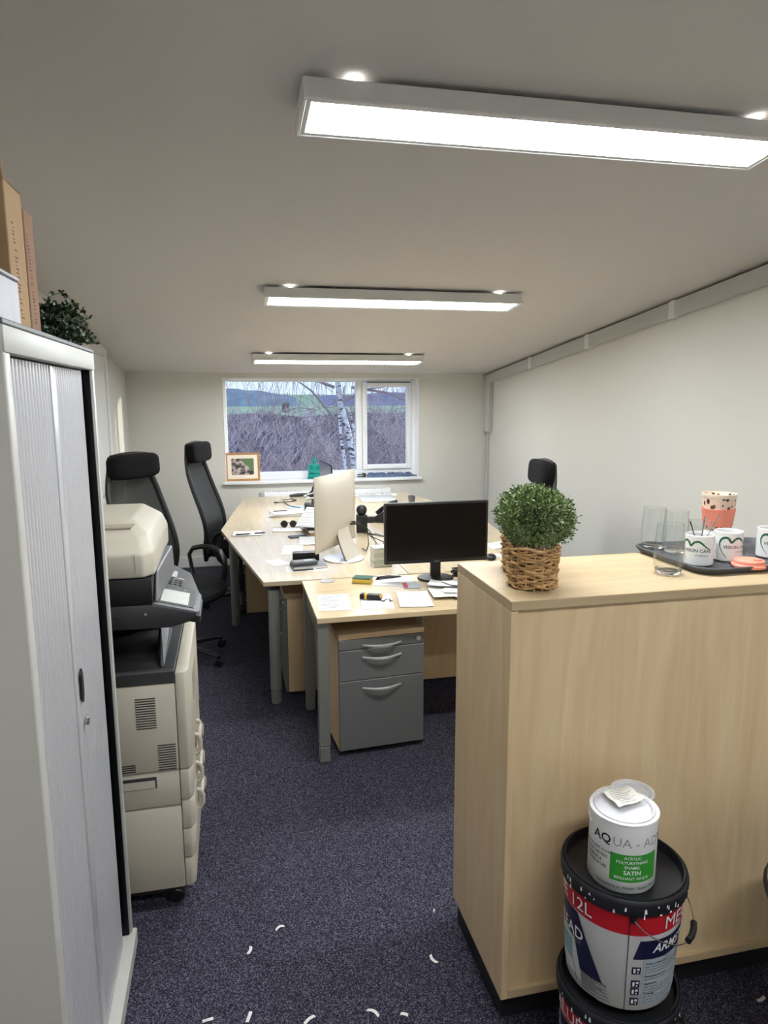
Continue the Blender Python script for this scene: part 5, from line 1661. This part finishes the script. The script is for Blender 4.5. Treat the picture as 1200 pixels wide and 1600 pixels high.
# desk phones
def desk_phone(label, loc, rz):
    t = thing('desk_phone', label, 'phone', loc, rz, 'black desk phones')
    part('base', G().hull([(-0.09, -0.1, 0), (0.09, -0.1, 0), (-0.09, 0.1, 0), (0.09, 0.1, 0), (-0.09, -0.1, 0.025), (0.09, -0.1, 0.025), (-0.09, 0.07, 0.13), (0.09, 0.07, 0.13), (-0.09, 0.1, 0.12), (0.09, 0.1, 0.12)], 0.006, 2), 'darkplastic', t)
    sl = lambda x, y: (x, y, 0.025 + (y + 0.1) / 0.17 * 0.105)
    h = [(-0.062, -0.085, 0), (-0.062, -0.05, 0.02), (-0.062, 0.03, 0.022), (-0.062, 0.075, 0.0)]
    pts = [(x, y, sl(x, y)[2] + 0.012 + dz) for x, y, dz in h]
    part('handset', G().tube(pts, [0.024, 0.016, 0.016, 0.024], 10, flat=1.1), 'black', t)
    g = G()
    def q(u, v):
        x, y = -0.02 + 0.095 * u, 0.025 + 0.035 * v
        return (x, y, sl(x, y)[2] + 0.0012)
    part('display', g.grid(q, 1, 1), 'greyscreen', t, smooth=0)
    for i in range(3):
        for j in range(4):
            x, y = -0.01 + 0.03 * i, -0.08 + 0.024 * j
            z = sl(x, y)[2]
            part('key', G().hull([(x + a, y + b, sl(x, y + b)[2] + c) for a in (0, 0.02) for b in (0, 0.014) for c in (0, 0.003)]), 'copgrey', t)
    return t
dp = desk_phone('black desk phone half hidden by the left side of the pale-backed computer', (0.70, 5.62, DZ), R(100))
dup(dp, (1.20, 5.35, DZ), R(-120), 'black desk phone just left of the black monitor, on the right desk')
t = thing('webcam_speaker', 'upright black speaker with round top behind the pale-backed computer', 'speaker', (0.93, 4.95, DZ), R(-8))
part('speaker_body', G().box(-0.04, -0.045, 0, 0.04, 0.045, 0.13, 0.006, 2), 'black', t)
part('round_head', G().super((0.0, 0, 0.165), 0.04, 0.04, 0.04, 1.0, 20, 10), 'darkplastic', t)
part('side_block', G().box(0.036, -0.03, 0.07, 0.09, 0.03, 0.115, 0.004, 1), 'darkplastic', t)
g = G()
for k in range(3):
    g.tube([(-0.05 + 0.04 * k, -0.06, 0.003), (0.03 + 0.03 * k, -0.14 - 0.05 * k, 0.004), (0.10 + 0.03 * k, -0.2 - 0.08 * k, 0.004), (0.12, -0.34 - 0.1 * k, 0.004)], 0.003, 5)
g.tube([(0.13, -0.05, 0.004), (0.22, -0.12, 0.02), (0.24, -0.03, 0.03), (0.2, 0.1, 0.004)], 0.003, 5)
single('cable', g, 'black', 'black cables trailing on the desk behind the pale-backed computer', 'cable', (0.98, 4.93, DZ))
g = G()
g.tube([(-0.11, -0.05, 0.004), (0.0, -0.03, 0.004), (0.07, 0.04, 0.004), (0.04, 0.14, 0.004), (-0.04, 0.12, 0.004), (-0.06, -0.05, 0.009), (-0.02, -0.3, 0.004), (0.06, -0.42, 0.004)], 0.004, 6)
g.box(-0.15, -0.06, 0, -0.11, -0.045, 0.01)
single('charging_cable', g, 'black', 'black charging cable looped on the far left desk', 'cable', (0.54, 6.60, DZ))
g = G()
g.tube([(-0.13, -0.02, 0.012), (-0.05, 0.0, 0.014), (0.02, 0.02, 0.015), (0.10, 0.0, 0.012)], [0.012, 0.02, 0.016, 0.014], 8)
single('power_brick', g, 'black', 'black power adapter with cord at the far end of the left desks', 'adapter', (0.70, 6.93, DZ))
t = thing('headset', 'black and white headset heap left of the pale-backed computer, far end', 'headset', (0.86, 6.72, DZ), R(20))
part('headband', G().tube([(0.1 * math.cos(PI * i / 12), 0.0, 0.05 + 0.13 * math.sin(PI * i / 12)) for i in range(13)], 0.01, 8), 'black', t)
for s in (-1, 1):
    part('ear_cup', G().lathe([(0, 0), (0.035, 0), (0.042, 0.01), (0.035, 0.028), (0, 0.03)], 20, (0.1 * s - 0.015, 0, 0.045), 'x'), 'darkplastic', t)
part('white_cord', G().tube([(-0.1, 0.02, 0.012), (-0.2, -0.03, 0.05), (-0.12, -0.09, 0.08), (0.02, -0.06, 0.05), (0.1, -0.1, 0.012)], 0.006, 6).tube([(-0.12, 0.0, 0.02), (-0.19, -0.05, 0.02), (-0.1, -0.13, 0.04), (0.05, -0.12, 0.03)], 0.006, 6), 'paper', t)
# right far desk
t = thing('laptop', 'closed white laptop lying at the far end of the right desk', 'laptop', (1.38, 6.52, DZ), R(-4))
part('base', G().box(-0.17, -0.19, 0, 0.17, 0.19, 0.012, 0.004, 2), 'silverfoot', t)
part('cover', G().box(-0.17, -0.19, 0.0125, 0.17, 0.19, 0.02, 0.004, 2), 'silverfoot', t)
for k in range(3):
    sheet(['left white leaflet at the very end of the right desk', 'middle white leaflet at the very end of the right desk', 'right white leaflet at the very end of the right desk'][k], 1.28 + 0.15 * k, 6.87 - 0.02 * k, 0.14, 0.17, R(10 - 12 * k), 'paper', 3, DZ, 0.006, group='leaflets at the end of the right desk')
g = G().tube([(-0.2, -0.2, 0.004), (-0.22, 0.1, 0.03), (-0.15, 0.26, 0.05), (0.0, 0.28, 0.03), (0.12, 0.2, 0.006), (0.2, 0.24, 0.004)], 0.006, 6)
single('white_cable', g, 'paper', 'thick white cable arching beside the white laptop', 'cable', (1.2, 6.58, DZ))
single('paper_cup', G().lathe([(0, 0), (0.026, 0), (0.034, 0.075), (0.031, 0.075), (0.024, 0.005), (0, 0.004)], 24), 'copgrey', 'small grey cup showing just above the black monitor', 'cup', (1.64, 6.2, DZ))
sheet('white sheets between the black monitor and the straw basket', 1.72, 4.26, 0.2, 0.16, R(20), 'paper', 3, DZ, 0.006)
sheet('folded white note at the right desk edge, beside the basket', 1.63, 3.97, 0.1, 0.09, R(-30), 'paper', 0, DZ, 0.004)
single('computer_mouse', G().super((0, 0, 0.016), 0.03, 0.05, 0.0158, 0.8, 20, 10), 'black', 'black mouse just right of the black monitor', 'mouse', (1.535, 3.90, DZ), R(-20))

# ------------------------------------------------------------------ window sill things, radiator
SZ = WZ0 + 0.0012
t = thing('picture_frame', 'oak-framed landscape photograph leaning in the left corner of the window', 'picture', (0.125, 7.19, SZ), R(0))
g = G()
fw, fh_, b = 0.172, 0.287, 0.022
ang = Matrix.Rotation(R(-7), 4, 'X')
def leaning():
    g = G()
    g.T = ang
    return g
part('frame', leaning().box(-fw, -0.009, 0, fw, 0.009, b, 0.003, 1).box(-fw, -0.009, fh_ - b, fw, 0.009, fh_, 0.003, 1).box(-fw, -0.009, b, -fw + b, 0.009, fh_ - b, 0.003, 1).box(fw - b, -0.009, b, fw, 0.009, fh_ - b, 0.003, 1), 'oak', t)
part('mount', leaning().box(-fw + b, -0.004, b, fw - b, 0.004, fh_ - b), 'mount', t, smooth=0)
part('photograph', leaning().prism([(x, z) for x, z in rrect(-0.112, 0.062, 0.112, 0.228, 0.012, 3)], -0.0048, -0.0038, 'y'), 'picture', t, smooth=0)

t = thing('buddha_figure', 'turquoise seated buddha figure on the window sill', 'figurine', (0.855, 7.19, SZ))
part('pedestal', G().box(-0.072, -0.035, 0, 0.072, 0.035, 0.018, 0.004, 1).hull([(-0.066, -0.03, 0.018), (0.066, -0.03, 0.018), (-0.066, 0.03, 0.018), (0.066, 0.03, 0.018), (-0.07, -0.033, 0.055), (0.07, -0.033, 0.055), (-0.07, 0.033, 0.055), (0.07, 0.033, 0.055)], 0.004, 1), 'buddha', t)
g = G()
g.super((0, -0.004, 0.075), 0.066, 0.034, 0.022, 0.8, 24, 10)          # crossed legs
g.lathe([(0.0, 0.06), (0.046, 0.07), (0.043, 0.10), (0.047, 0.13), (0.046, 0.145), (0.03, 0.158), (0.014, 0.162), (0.013, 0.172), (0.0, 0.172)], 24, (0, 0.004, 0), sy=0.62)
g.super((0, 0.0, 0.190), 0.020, 0.019, 0.026, 0.95, 20, 12)            # head
g.super((0, 0.003, 0.216), 0.010, 0.010, 0.012, 1.0, 14, 8)            # topknot
g.super((0, 0.004, 0.203), 0.021, 0.019, 0.014, 1.0, 18, 8)            # hair cap
g.super((0, -0.0195, 0.188), 0.0035, 0.005, 0.006, 1.0, 8, 6)          # nose
for s in (-1, 1):
    g.super((0.0205 * s, 0.002, 0.185), 0.003, 0.005, 0.012, 1.0, 8, 6)  # long ears
    g.tube([(0.044 * s, 0.004, 0.142), (0.056 * s, 0.0, 0.118), (0.052 * s, -0.012, 0.098), (0.022 * s, -0.034, 0.088), (0.004 * s, -0.036, 0.086)], [0.012, 0.012, 0.010, 0.008, 0.007], 8)
part('figure', g, 'buddha', t, smooth=60)
t = thing('blind_roll', 'long blue-grey wrapped tray lying on the right end of the sill', 'tray', (1.66, 7.195, SZ), R(0))
part('tray_body', G().hull([(-0.24, -0.03, 0), (0.24, -0.03, 0), (-0.24, 0.03, 0), (0.24, 0.03, 0), (-0.25, -0.035, 0.03), (0.25, -0.035, 0.03), (-0.25, 0.035, 0.03), (0.25, 0.035, 0.03)], 0.004, 1), 'bluegrey', t)
g = G()
rr = random.Random(12)
for k in range(60):
    g.super((rr.uniform(-0.23, 0.23), rr.uniform(-0.025, 0.02), 0.032 + rr.uniform(0, 0.012)), 0.012, 0.008, 0.007, 0.9, 8, 5)
part('pebble', g, 'bluegrey', t, kind='stuff')
single('cable_coil', G().tube([(0.045 * math.cos(i * 0.7) , 0.025 * math.sin(i * 0.7), 0.005 + 0.0013 * i) for i in range(30)], 0.004, 5), 'black', 'small black cable coil at the left end of the tray on the sill', 'cable', (1.355, 7.19, SZ))
single('black_stick', G().tube([(-0.05, 0, 0.008), (0.0, 0.0, 0.012), (0.05, -0.01, 0.007)], [0.005, 0.008, 0.005], 8), 'black', 'small black object at the right corner of the sill', 'tool', (1.905, 7.19, SZ))

t = thing('radiator', 'white panel radiator with top grille below the window', 'radiator', (0.98, 7.08, 0.0))
part('front_panel', G().box(-0.65, -0.045, 0.14, 0.65, -0.03, 0.755, 0.006, 2), 'white', t)
part('back_panel', G().box(-0.65, 0.03, 0.14, 0.65, 0.045, 0.755, 0.006, 2), 'white', t)
gr = part('top_grille', G().box(-0.65, -0.044, 0.748, 0.65, 0.044, 0.76, 0.003, 1), 'white', t)
g = G()
for k in range(44):
    x = -0.63 + k * 0.0288
    g.box(x, -0.03, 0.7595, x + 0.016, -0.012, 0.7605)
    g.box(x, 0.02, 0.7595, x + 0.012, 0.034, 0.7605)
part('grille_slot', g, 'copdark', gr, kind='stuff', smooth=0)
for s in (-1, 1):
    part('end_cap', G().box(0.65 * s - 0.006, -0.044, 0.14, 0.65 * s + 0.006, 0.044, 0.758, 0.004, 1), 'white', t)
part('valve', G().cyl((-0.69, 0, 0.70), 0.014, 0.05, 14).tube([(-0.69, 0, 0.72), (-0.65, 0, 0.72)], 0.009, 8).tube([(-0.69, 0, 0.70), (-0.69, 0, 0.0)], 0.0075, 8), 'chrome', t)
part('foot', G().tube([(0.68, 0, 0.0), (0.68, 0, 0.2), (0.65, 0, 0.2)], 0.0075, 8), 'chrome', t)

# ------------------------------------------------------------------ outside
def terrain(x0, x1, y0, y1, nx, ny, hf):
    return G().grid(lambda u, v: (x0 + (x1 - x0) * u, y0 + (y1 - y0) * v, hf(x0 + (x1 - x0) * u, y0 + (y1 - y0) * v)), nx, ny)
def bank_h(x, y):
    s = max(0.0, min(1.0, (y - 12) / 46))
    return -4.2 + 4.5 * s ** 0.9 + 0.12 * math.sin(x * 0.9 + y * 0.3) * s + 0.1 * math.sin(x * 0.37 - y * 0.7)
o = part('ground', terrain(-70, 110, 7.6, 60, 90, 60, bank_h), 'bank', None, smooth=180)
tag(o, 'purple-brown scrubby bank rising beyond the window', 'ground')
def field_h(x, y):
    return 0.3 + (y - 60) * (-0.0165 if y < 140 else 0) + (-1.32 if y >= 140 else 0) * 1.0
def field_h(x, y):
    return -0.2 - 1.2 * min(1, (y - 60) / 120.0)
o = part('meadow', terrain(-120, 220, 60.5, 260, 20, 12, field_h), 'field', None, smooth=180)
tag(o, 'green field strip between the scrub and the far hills', 'field')
def ridge(name, m, label, x0, x1, y, prof, thick=40):
    def hf(u, v):
        x = x0 + (x1 - x0) * u
        h = prof(u)
        return (x, y + thick * v, -3 + (h + 3) * math.sin(PI * min(1, v * 1.0) * 0.5) if v < 1 else h)
    g = G().grid(lambda u, v: (x0 + (x1 - x0) * u, y + thick * v, -3 + (prof(u) + 3) * math.sin(PI * v * 0.5) + 0.15 * math.sin(60 * u) * v), 60, 8)
    g.box(x0, y + thick - 0.5, -4, x1, y + thick + 0.2, -3.5)
    return tag(part(name, g, m, None, smooth=180), label, 'hill')
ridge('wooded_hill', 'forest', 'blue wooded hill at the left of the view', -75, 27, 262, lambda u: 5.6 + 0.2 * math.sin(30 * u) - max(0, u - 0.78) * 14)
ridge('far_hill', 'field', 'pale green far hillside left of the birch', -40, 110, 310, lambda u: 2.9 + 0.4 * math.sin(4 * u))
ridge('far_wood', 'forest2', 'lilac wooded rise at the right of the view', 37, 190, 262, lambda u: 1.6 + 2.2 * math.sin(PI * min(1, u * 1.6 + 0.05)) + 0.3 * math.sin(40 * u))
t = thing('hut', 'small distant brown hut beyond the scrub', 'building', (9.6, 120, -0.8), 0)
part('wall', G().box(-0.6, -0.6, 0, 0.6, 0.6, 1.5), 'hutwall', t)
part('roof', G().prism([(-0.75, 1.5), (0.75, 1.5), (0, 1.95)], -0.7, 0.7, 'y'), 'bark2', t)

def grow(seed, height, spread, levels=4, n0=6, r0=0.05, droop=0.0, sides=3):
    rr = random.Random(seed)
    V, F = [], []
    def tube(pts, r1, r2):
        m = len(pts)
        base = len(V)
        for i, p in enumerate(pts):
            t = (pts[min(i + 1, m - 1)] - pts[max(i - 1, 0)]).normalized()
            u = t.cross(Vector((0.3, 0.9, 0.2)))
            if u.length < 1e-3:
                u = t.cross(Vector((1, 0, 0)))
            u.normalize()
            w = t.cross(u)
            r = r1 + (r2 - r1) * i / (m - 1)
            for k in range(sides):
                a = 2 * PI * k / sides
                V.append(p + u * r * math.cos(a) + w * r * math.sin(a))
        for i in range(m - 1):
            for k in range(sides):
                a, b = base + i * sides + k, base + i * sides + (k + 1) % sides
                F.append((a, b, b + sides, a + sides))
    def branch(p, d, L, r, lev):
        pts = [p.copy()]
        n = 4
        for i in range(n):
            d = (d + Vector((rr.uniform(-1, 1), rr.uniform(-1, 1), rr.uniform(-0.6, 0.8) - droop * (levels - lev)) ) * 0.22).normalized()
            p = p + d * L / n
            pts.append(p.copy())
        tube(pts, r, r * 0.45)
        if lev <= 0:
            return
        k = n0 if lev > 1 else n0 + 2
        for i in range(k):
            f = rr.uniform(0.25, 1.0)
            j = min(int(f * n), n - 1)
            q = pts[j].lerp(pts[j + 1], f * n - j)
            dv = (d + Vector((rr.uniform(-1, 1), rr.uniform(-1, 1), rr.uniform(-0.5, 0.7))) * spread).normalized()
            branch(q, dv, L * rr.uniform(0.42, 0.68), r * 0.42, lev - 1)
    branch(Vector((0, 0, 0)), Vector((rr.uniform(-.12, .12), rr.uniform(-.12, .12), 1)).normalized(), height * 0.55, r0, levels)
    me = bpy.data.meshes.new('bare_tree')
    me.from_pydata([tuple(v) for v in V], [], F)
    return me

kinds = []
for s, m in ((11, 'bark'), (12, 'bark2'), (13, 'bark3'), (14, 'bark2')):
    me = grow(s, 4.6, 0.95, 4, 6, 0.035)
    me.materials.append(MAT[m])
    kinds.append(me)
rr = random.Random(77)
for k in range(46):
    y = 15 + 42 * (k / 46) ** 1.15
    half = 0.30 * y
    x = -0.10 * y + (0.42 * y) * ((k * 0.618) % 1.0) + rr.uniform(-0.3, 0.3)
    o = bpy.data.objects.new('bare_tree', kinds[k % 4])
    COL.objects.link(o)
    sc = 0.7 + 0.012 * y * rr.uniform(0.8, 1.15)
    top = 0.75 + (1.1 if x / y > 0.19 else 0)
    z = bank_h(x, y)
    sc = max(0.6, (top - z + 0.2) / 4.4 * rr.uniform(0.75, 1.0))
    sc = min(sc, 1.35)
    o.location = (x, y, z - 0.05)
    o.scale = (sc, sc, sc)
    o.rotation_euler = (0, 0, rr.uniform(0, 6.28))
    tag(o, 'leafless purple-grey tree of the thicket beyond the window', 'tree', 'bare trees beyond the window')
# low brushwood: too many twigs to count
V, F = [], []
rr = random.Random(5)
for k in range(11000):
    y = 13 + 44 * rr.random() ** 1.3
    x = y * rr.uniform(-0.12, 0.34)
    z = bank_h(x, y)
    L = rr.uniform(0.5, 1.5) * (1 - 0.42 * (y - 13) / 44)
    a = Vector((x, y, z + rr.uniform(0, 0.9) * (1 - 0.45 * (y - 13) / 44)))
    d = Vector((rr.uniform(-0.8, 0.8), rr.uniform(-0.3, 0.3), rr.uniform(0.2, 1))).normalized()
    m_ = a + d * L * 0.55 + Vector((rr.uniform(-.15, .15), 0, rr.uniform(-.1, .1)))
    b = a + d * L + Vector((rr.uniform(-.3, .3), 0, rr.uniform(-.25, .1)))
    w = 0.0045 + 0.0003 * y
    i = len(V)
    for p, ww in ((a, w), (m_, w * 0.8), (b, w * 0.3)):
        V += [p + Vector((-ww, 0, 0)), p + Vector((ww, -ww, 0)), p + Vector((0, ww, 0))]
    for s in (0, 3):
        for q in range(3):
            F.append((i + s + q, i + s + (q + 1) % 3, i + s + 3 + (q + 1) % 3, i + s + 3 + q))
me = bpy.data.meshes.new('brushwood')
me.from_pydata([tuple(v) for v in V], [], F)
for m in ('bark3', 'bark2', 'bark'):
    me.materials.append(MAT[m])
for i, p in enumerate(me.polygons):
    p.material_index = (i // 6) % 3
o = bpy.data.objects.new('brushwood', me)
COL.objects.link(o)
o['kind'] = 'stuff'
tag(o, 'tangled lilac-grey brushwood covering the bank outside', 'brushwood')
# birch with white trunks
t = thing('birch_tree', 'white-trunked birch with hanging twigs just outside the window', 'tree', (2.45, 14, bank_h(2.45, 14)))
bz = -bank_h(2.45, 14)
def wob(pts, r1, r2, m='birch'):
    P = [Vector(p) for p in pts]
    Q = []
    for i in range(len(P) - 1):
        for k in range(5):
            Q.append(P[i].lerp(P[i + 1], k / 5))
    Q.append(P[-1])
    n = len(Q)
    return G().tube(Q, [r1 + (r2 - r1) * i / (n - 1) for i in range(n)], 8)
part('trunk', wob([(0.1, 0, 0), (0.08, 0, bz + 0.1), (-0.08, 0, bz + 1.0), (-0.24, 0, bz + 1.6), (-0.33, 0, bz + 2.6), (-0.4, 0, bz + 5)], 0.075, 0.05), 'birch', t)
part('trunk', wob([(0.0, -0.1, 0), (-0.12, -0.1, bz + 0.0), (-0.24, -0.06, bz + 0.9), (-0.26, 0, bz + 1.35)], 0.04, 0.03), 'birch', t)
part('trunk', wob([(-0.22, 0.05, bz + 1.45), (-0.06, 0.06, bz + 1.5), (0.04, 0.08, bz + 1.1), (0.07, 0.1, bz + 0.5), (0.2, 0.1, bz - 1.0)], 0.022, 0.034), 'birch', t)
g = G()
rr = random.Random(31)
for k, (x0, z0, x1, z1) in enumerate(((-0.3, 1.2, -1.35, 2.2), (-0.35, 1.9, -1.7, 2.15), (-0.3, 2.2, 0.9, 2.0), (-0.2, 1.6, 0.7, 1.9), (-0.35, 2.4, -2.2, 2.3), (0.0, 1.9, 1.5, 1.45), (-0.4, 3.0, -3.0, 2.6), (-0.3, 3.0, 1.6, 2.7))):
    g.tube([(x0, 0, bz + z0), ((x0 + x1) / 2, rr.uniform(-.2, .2), bz + (z0 + z1) / 2 + 0.12), (x1, rr.uniform(-.3, .3), bz + z1)], [0.035, 0.022, 0.008], 5)
part('branch', g, 'bark2', t, kind='stuff')
g = G()
for k in range(640):
    x = rr.uniform(-2.9, 1.7)
    y = rr.uniform(-0.6, 0.6)
    z = bz + rr.uniform(1.75, 2.9)
    L = rr.uniform(0.25, 0.8) * (1.0 if x > -1.9 else 0.6)
    dx = rr.uniform(-0.22, 0.12)
    g.tube([(x, y, z), (x + dx * 0.6, y, z - L * 0.45), (x + dx, y, z - L)], [0.005, 0.004, 0.002], 3)
for k in range(110):
    x = rr.uniform(-1.2, 1.2)
    z = bz + rr.uniform(-0.6, 1.8)
    a = rr.uniform(-0.6, 0.9)
    s = 1 if rr.random() > 0.5 else -1
    g.tube([(x, rr.uniform(-.3, .3), z), (x + 0.3 * s, 0, z + 0.3 * a + 0.06), (x + 0.62 * s, 0, z + 0.5 * a)], [0.008, 0.006, 0.003], 3)
part('twig', g, 'bark2', t, kind='stuff')
# ivy-clad bush at lower right
t = thing('evergreen_bush', 'dull green bush at the lower right of the window view', 'bush', (4.1, 16.5, bank_h(4.1, 16.5)))
g = G()
for k in range(2600):
    d = Vector((rr.gauss(0, 1), rr.gauss(0, 1), rr.gauss(0, 1))).normalized()
    q = rr.uniform(0.3, 1)
    leaf_at(g, (d.x * 0.95 * q, d.y * 0.7 * q, 2.6 + d.z * 1.0 * q), d + Vector((rr.uniform(-1, 1), rr.uniform(-1, 1), rr.uniform(-1, 1))), 0.09, 0.025, rr)
part('foliage', g, 'evergreen', t, kind='stuff', smooth=0)
g = G()
for k in range(5):
    g.tube([(rr.uniform(-.2, .2), rr.uniform(-.2, .2), 0), (rr.uniform(-.3, .3), 0, 1.2), (rr.uniform(-.7, .7), rr.uniform(-.4, .4), 2.7)], [0.06, 0.05, 0.02], 5)
part('stem', g, 'bark2', t, kind='stuff')
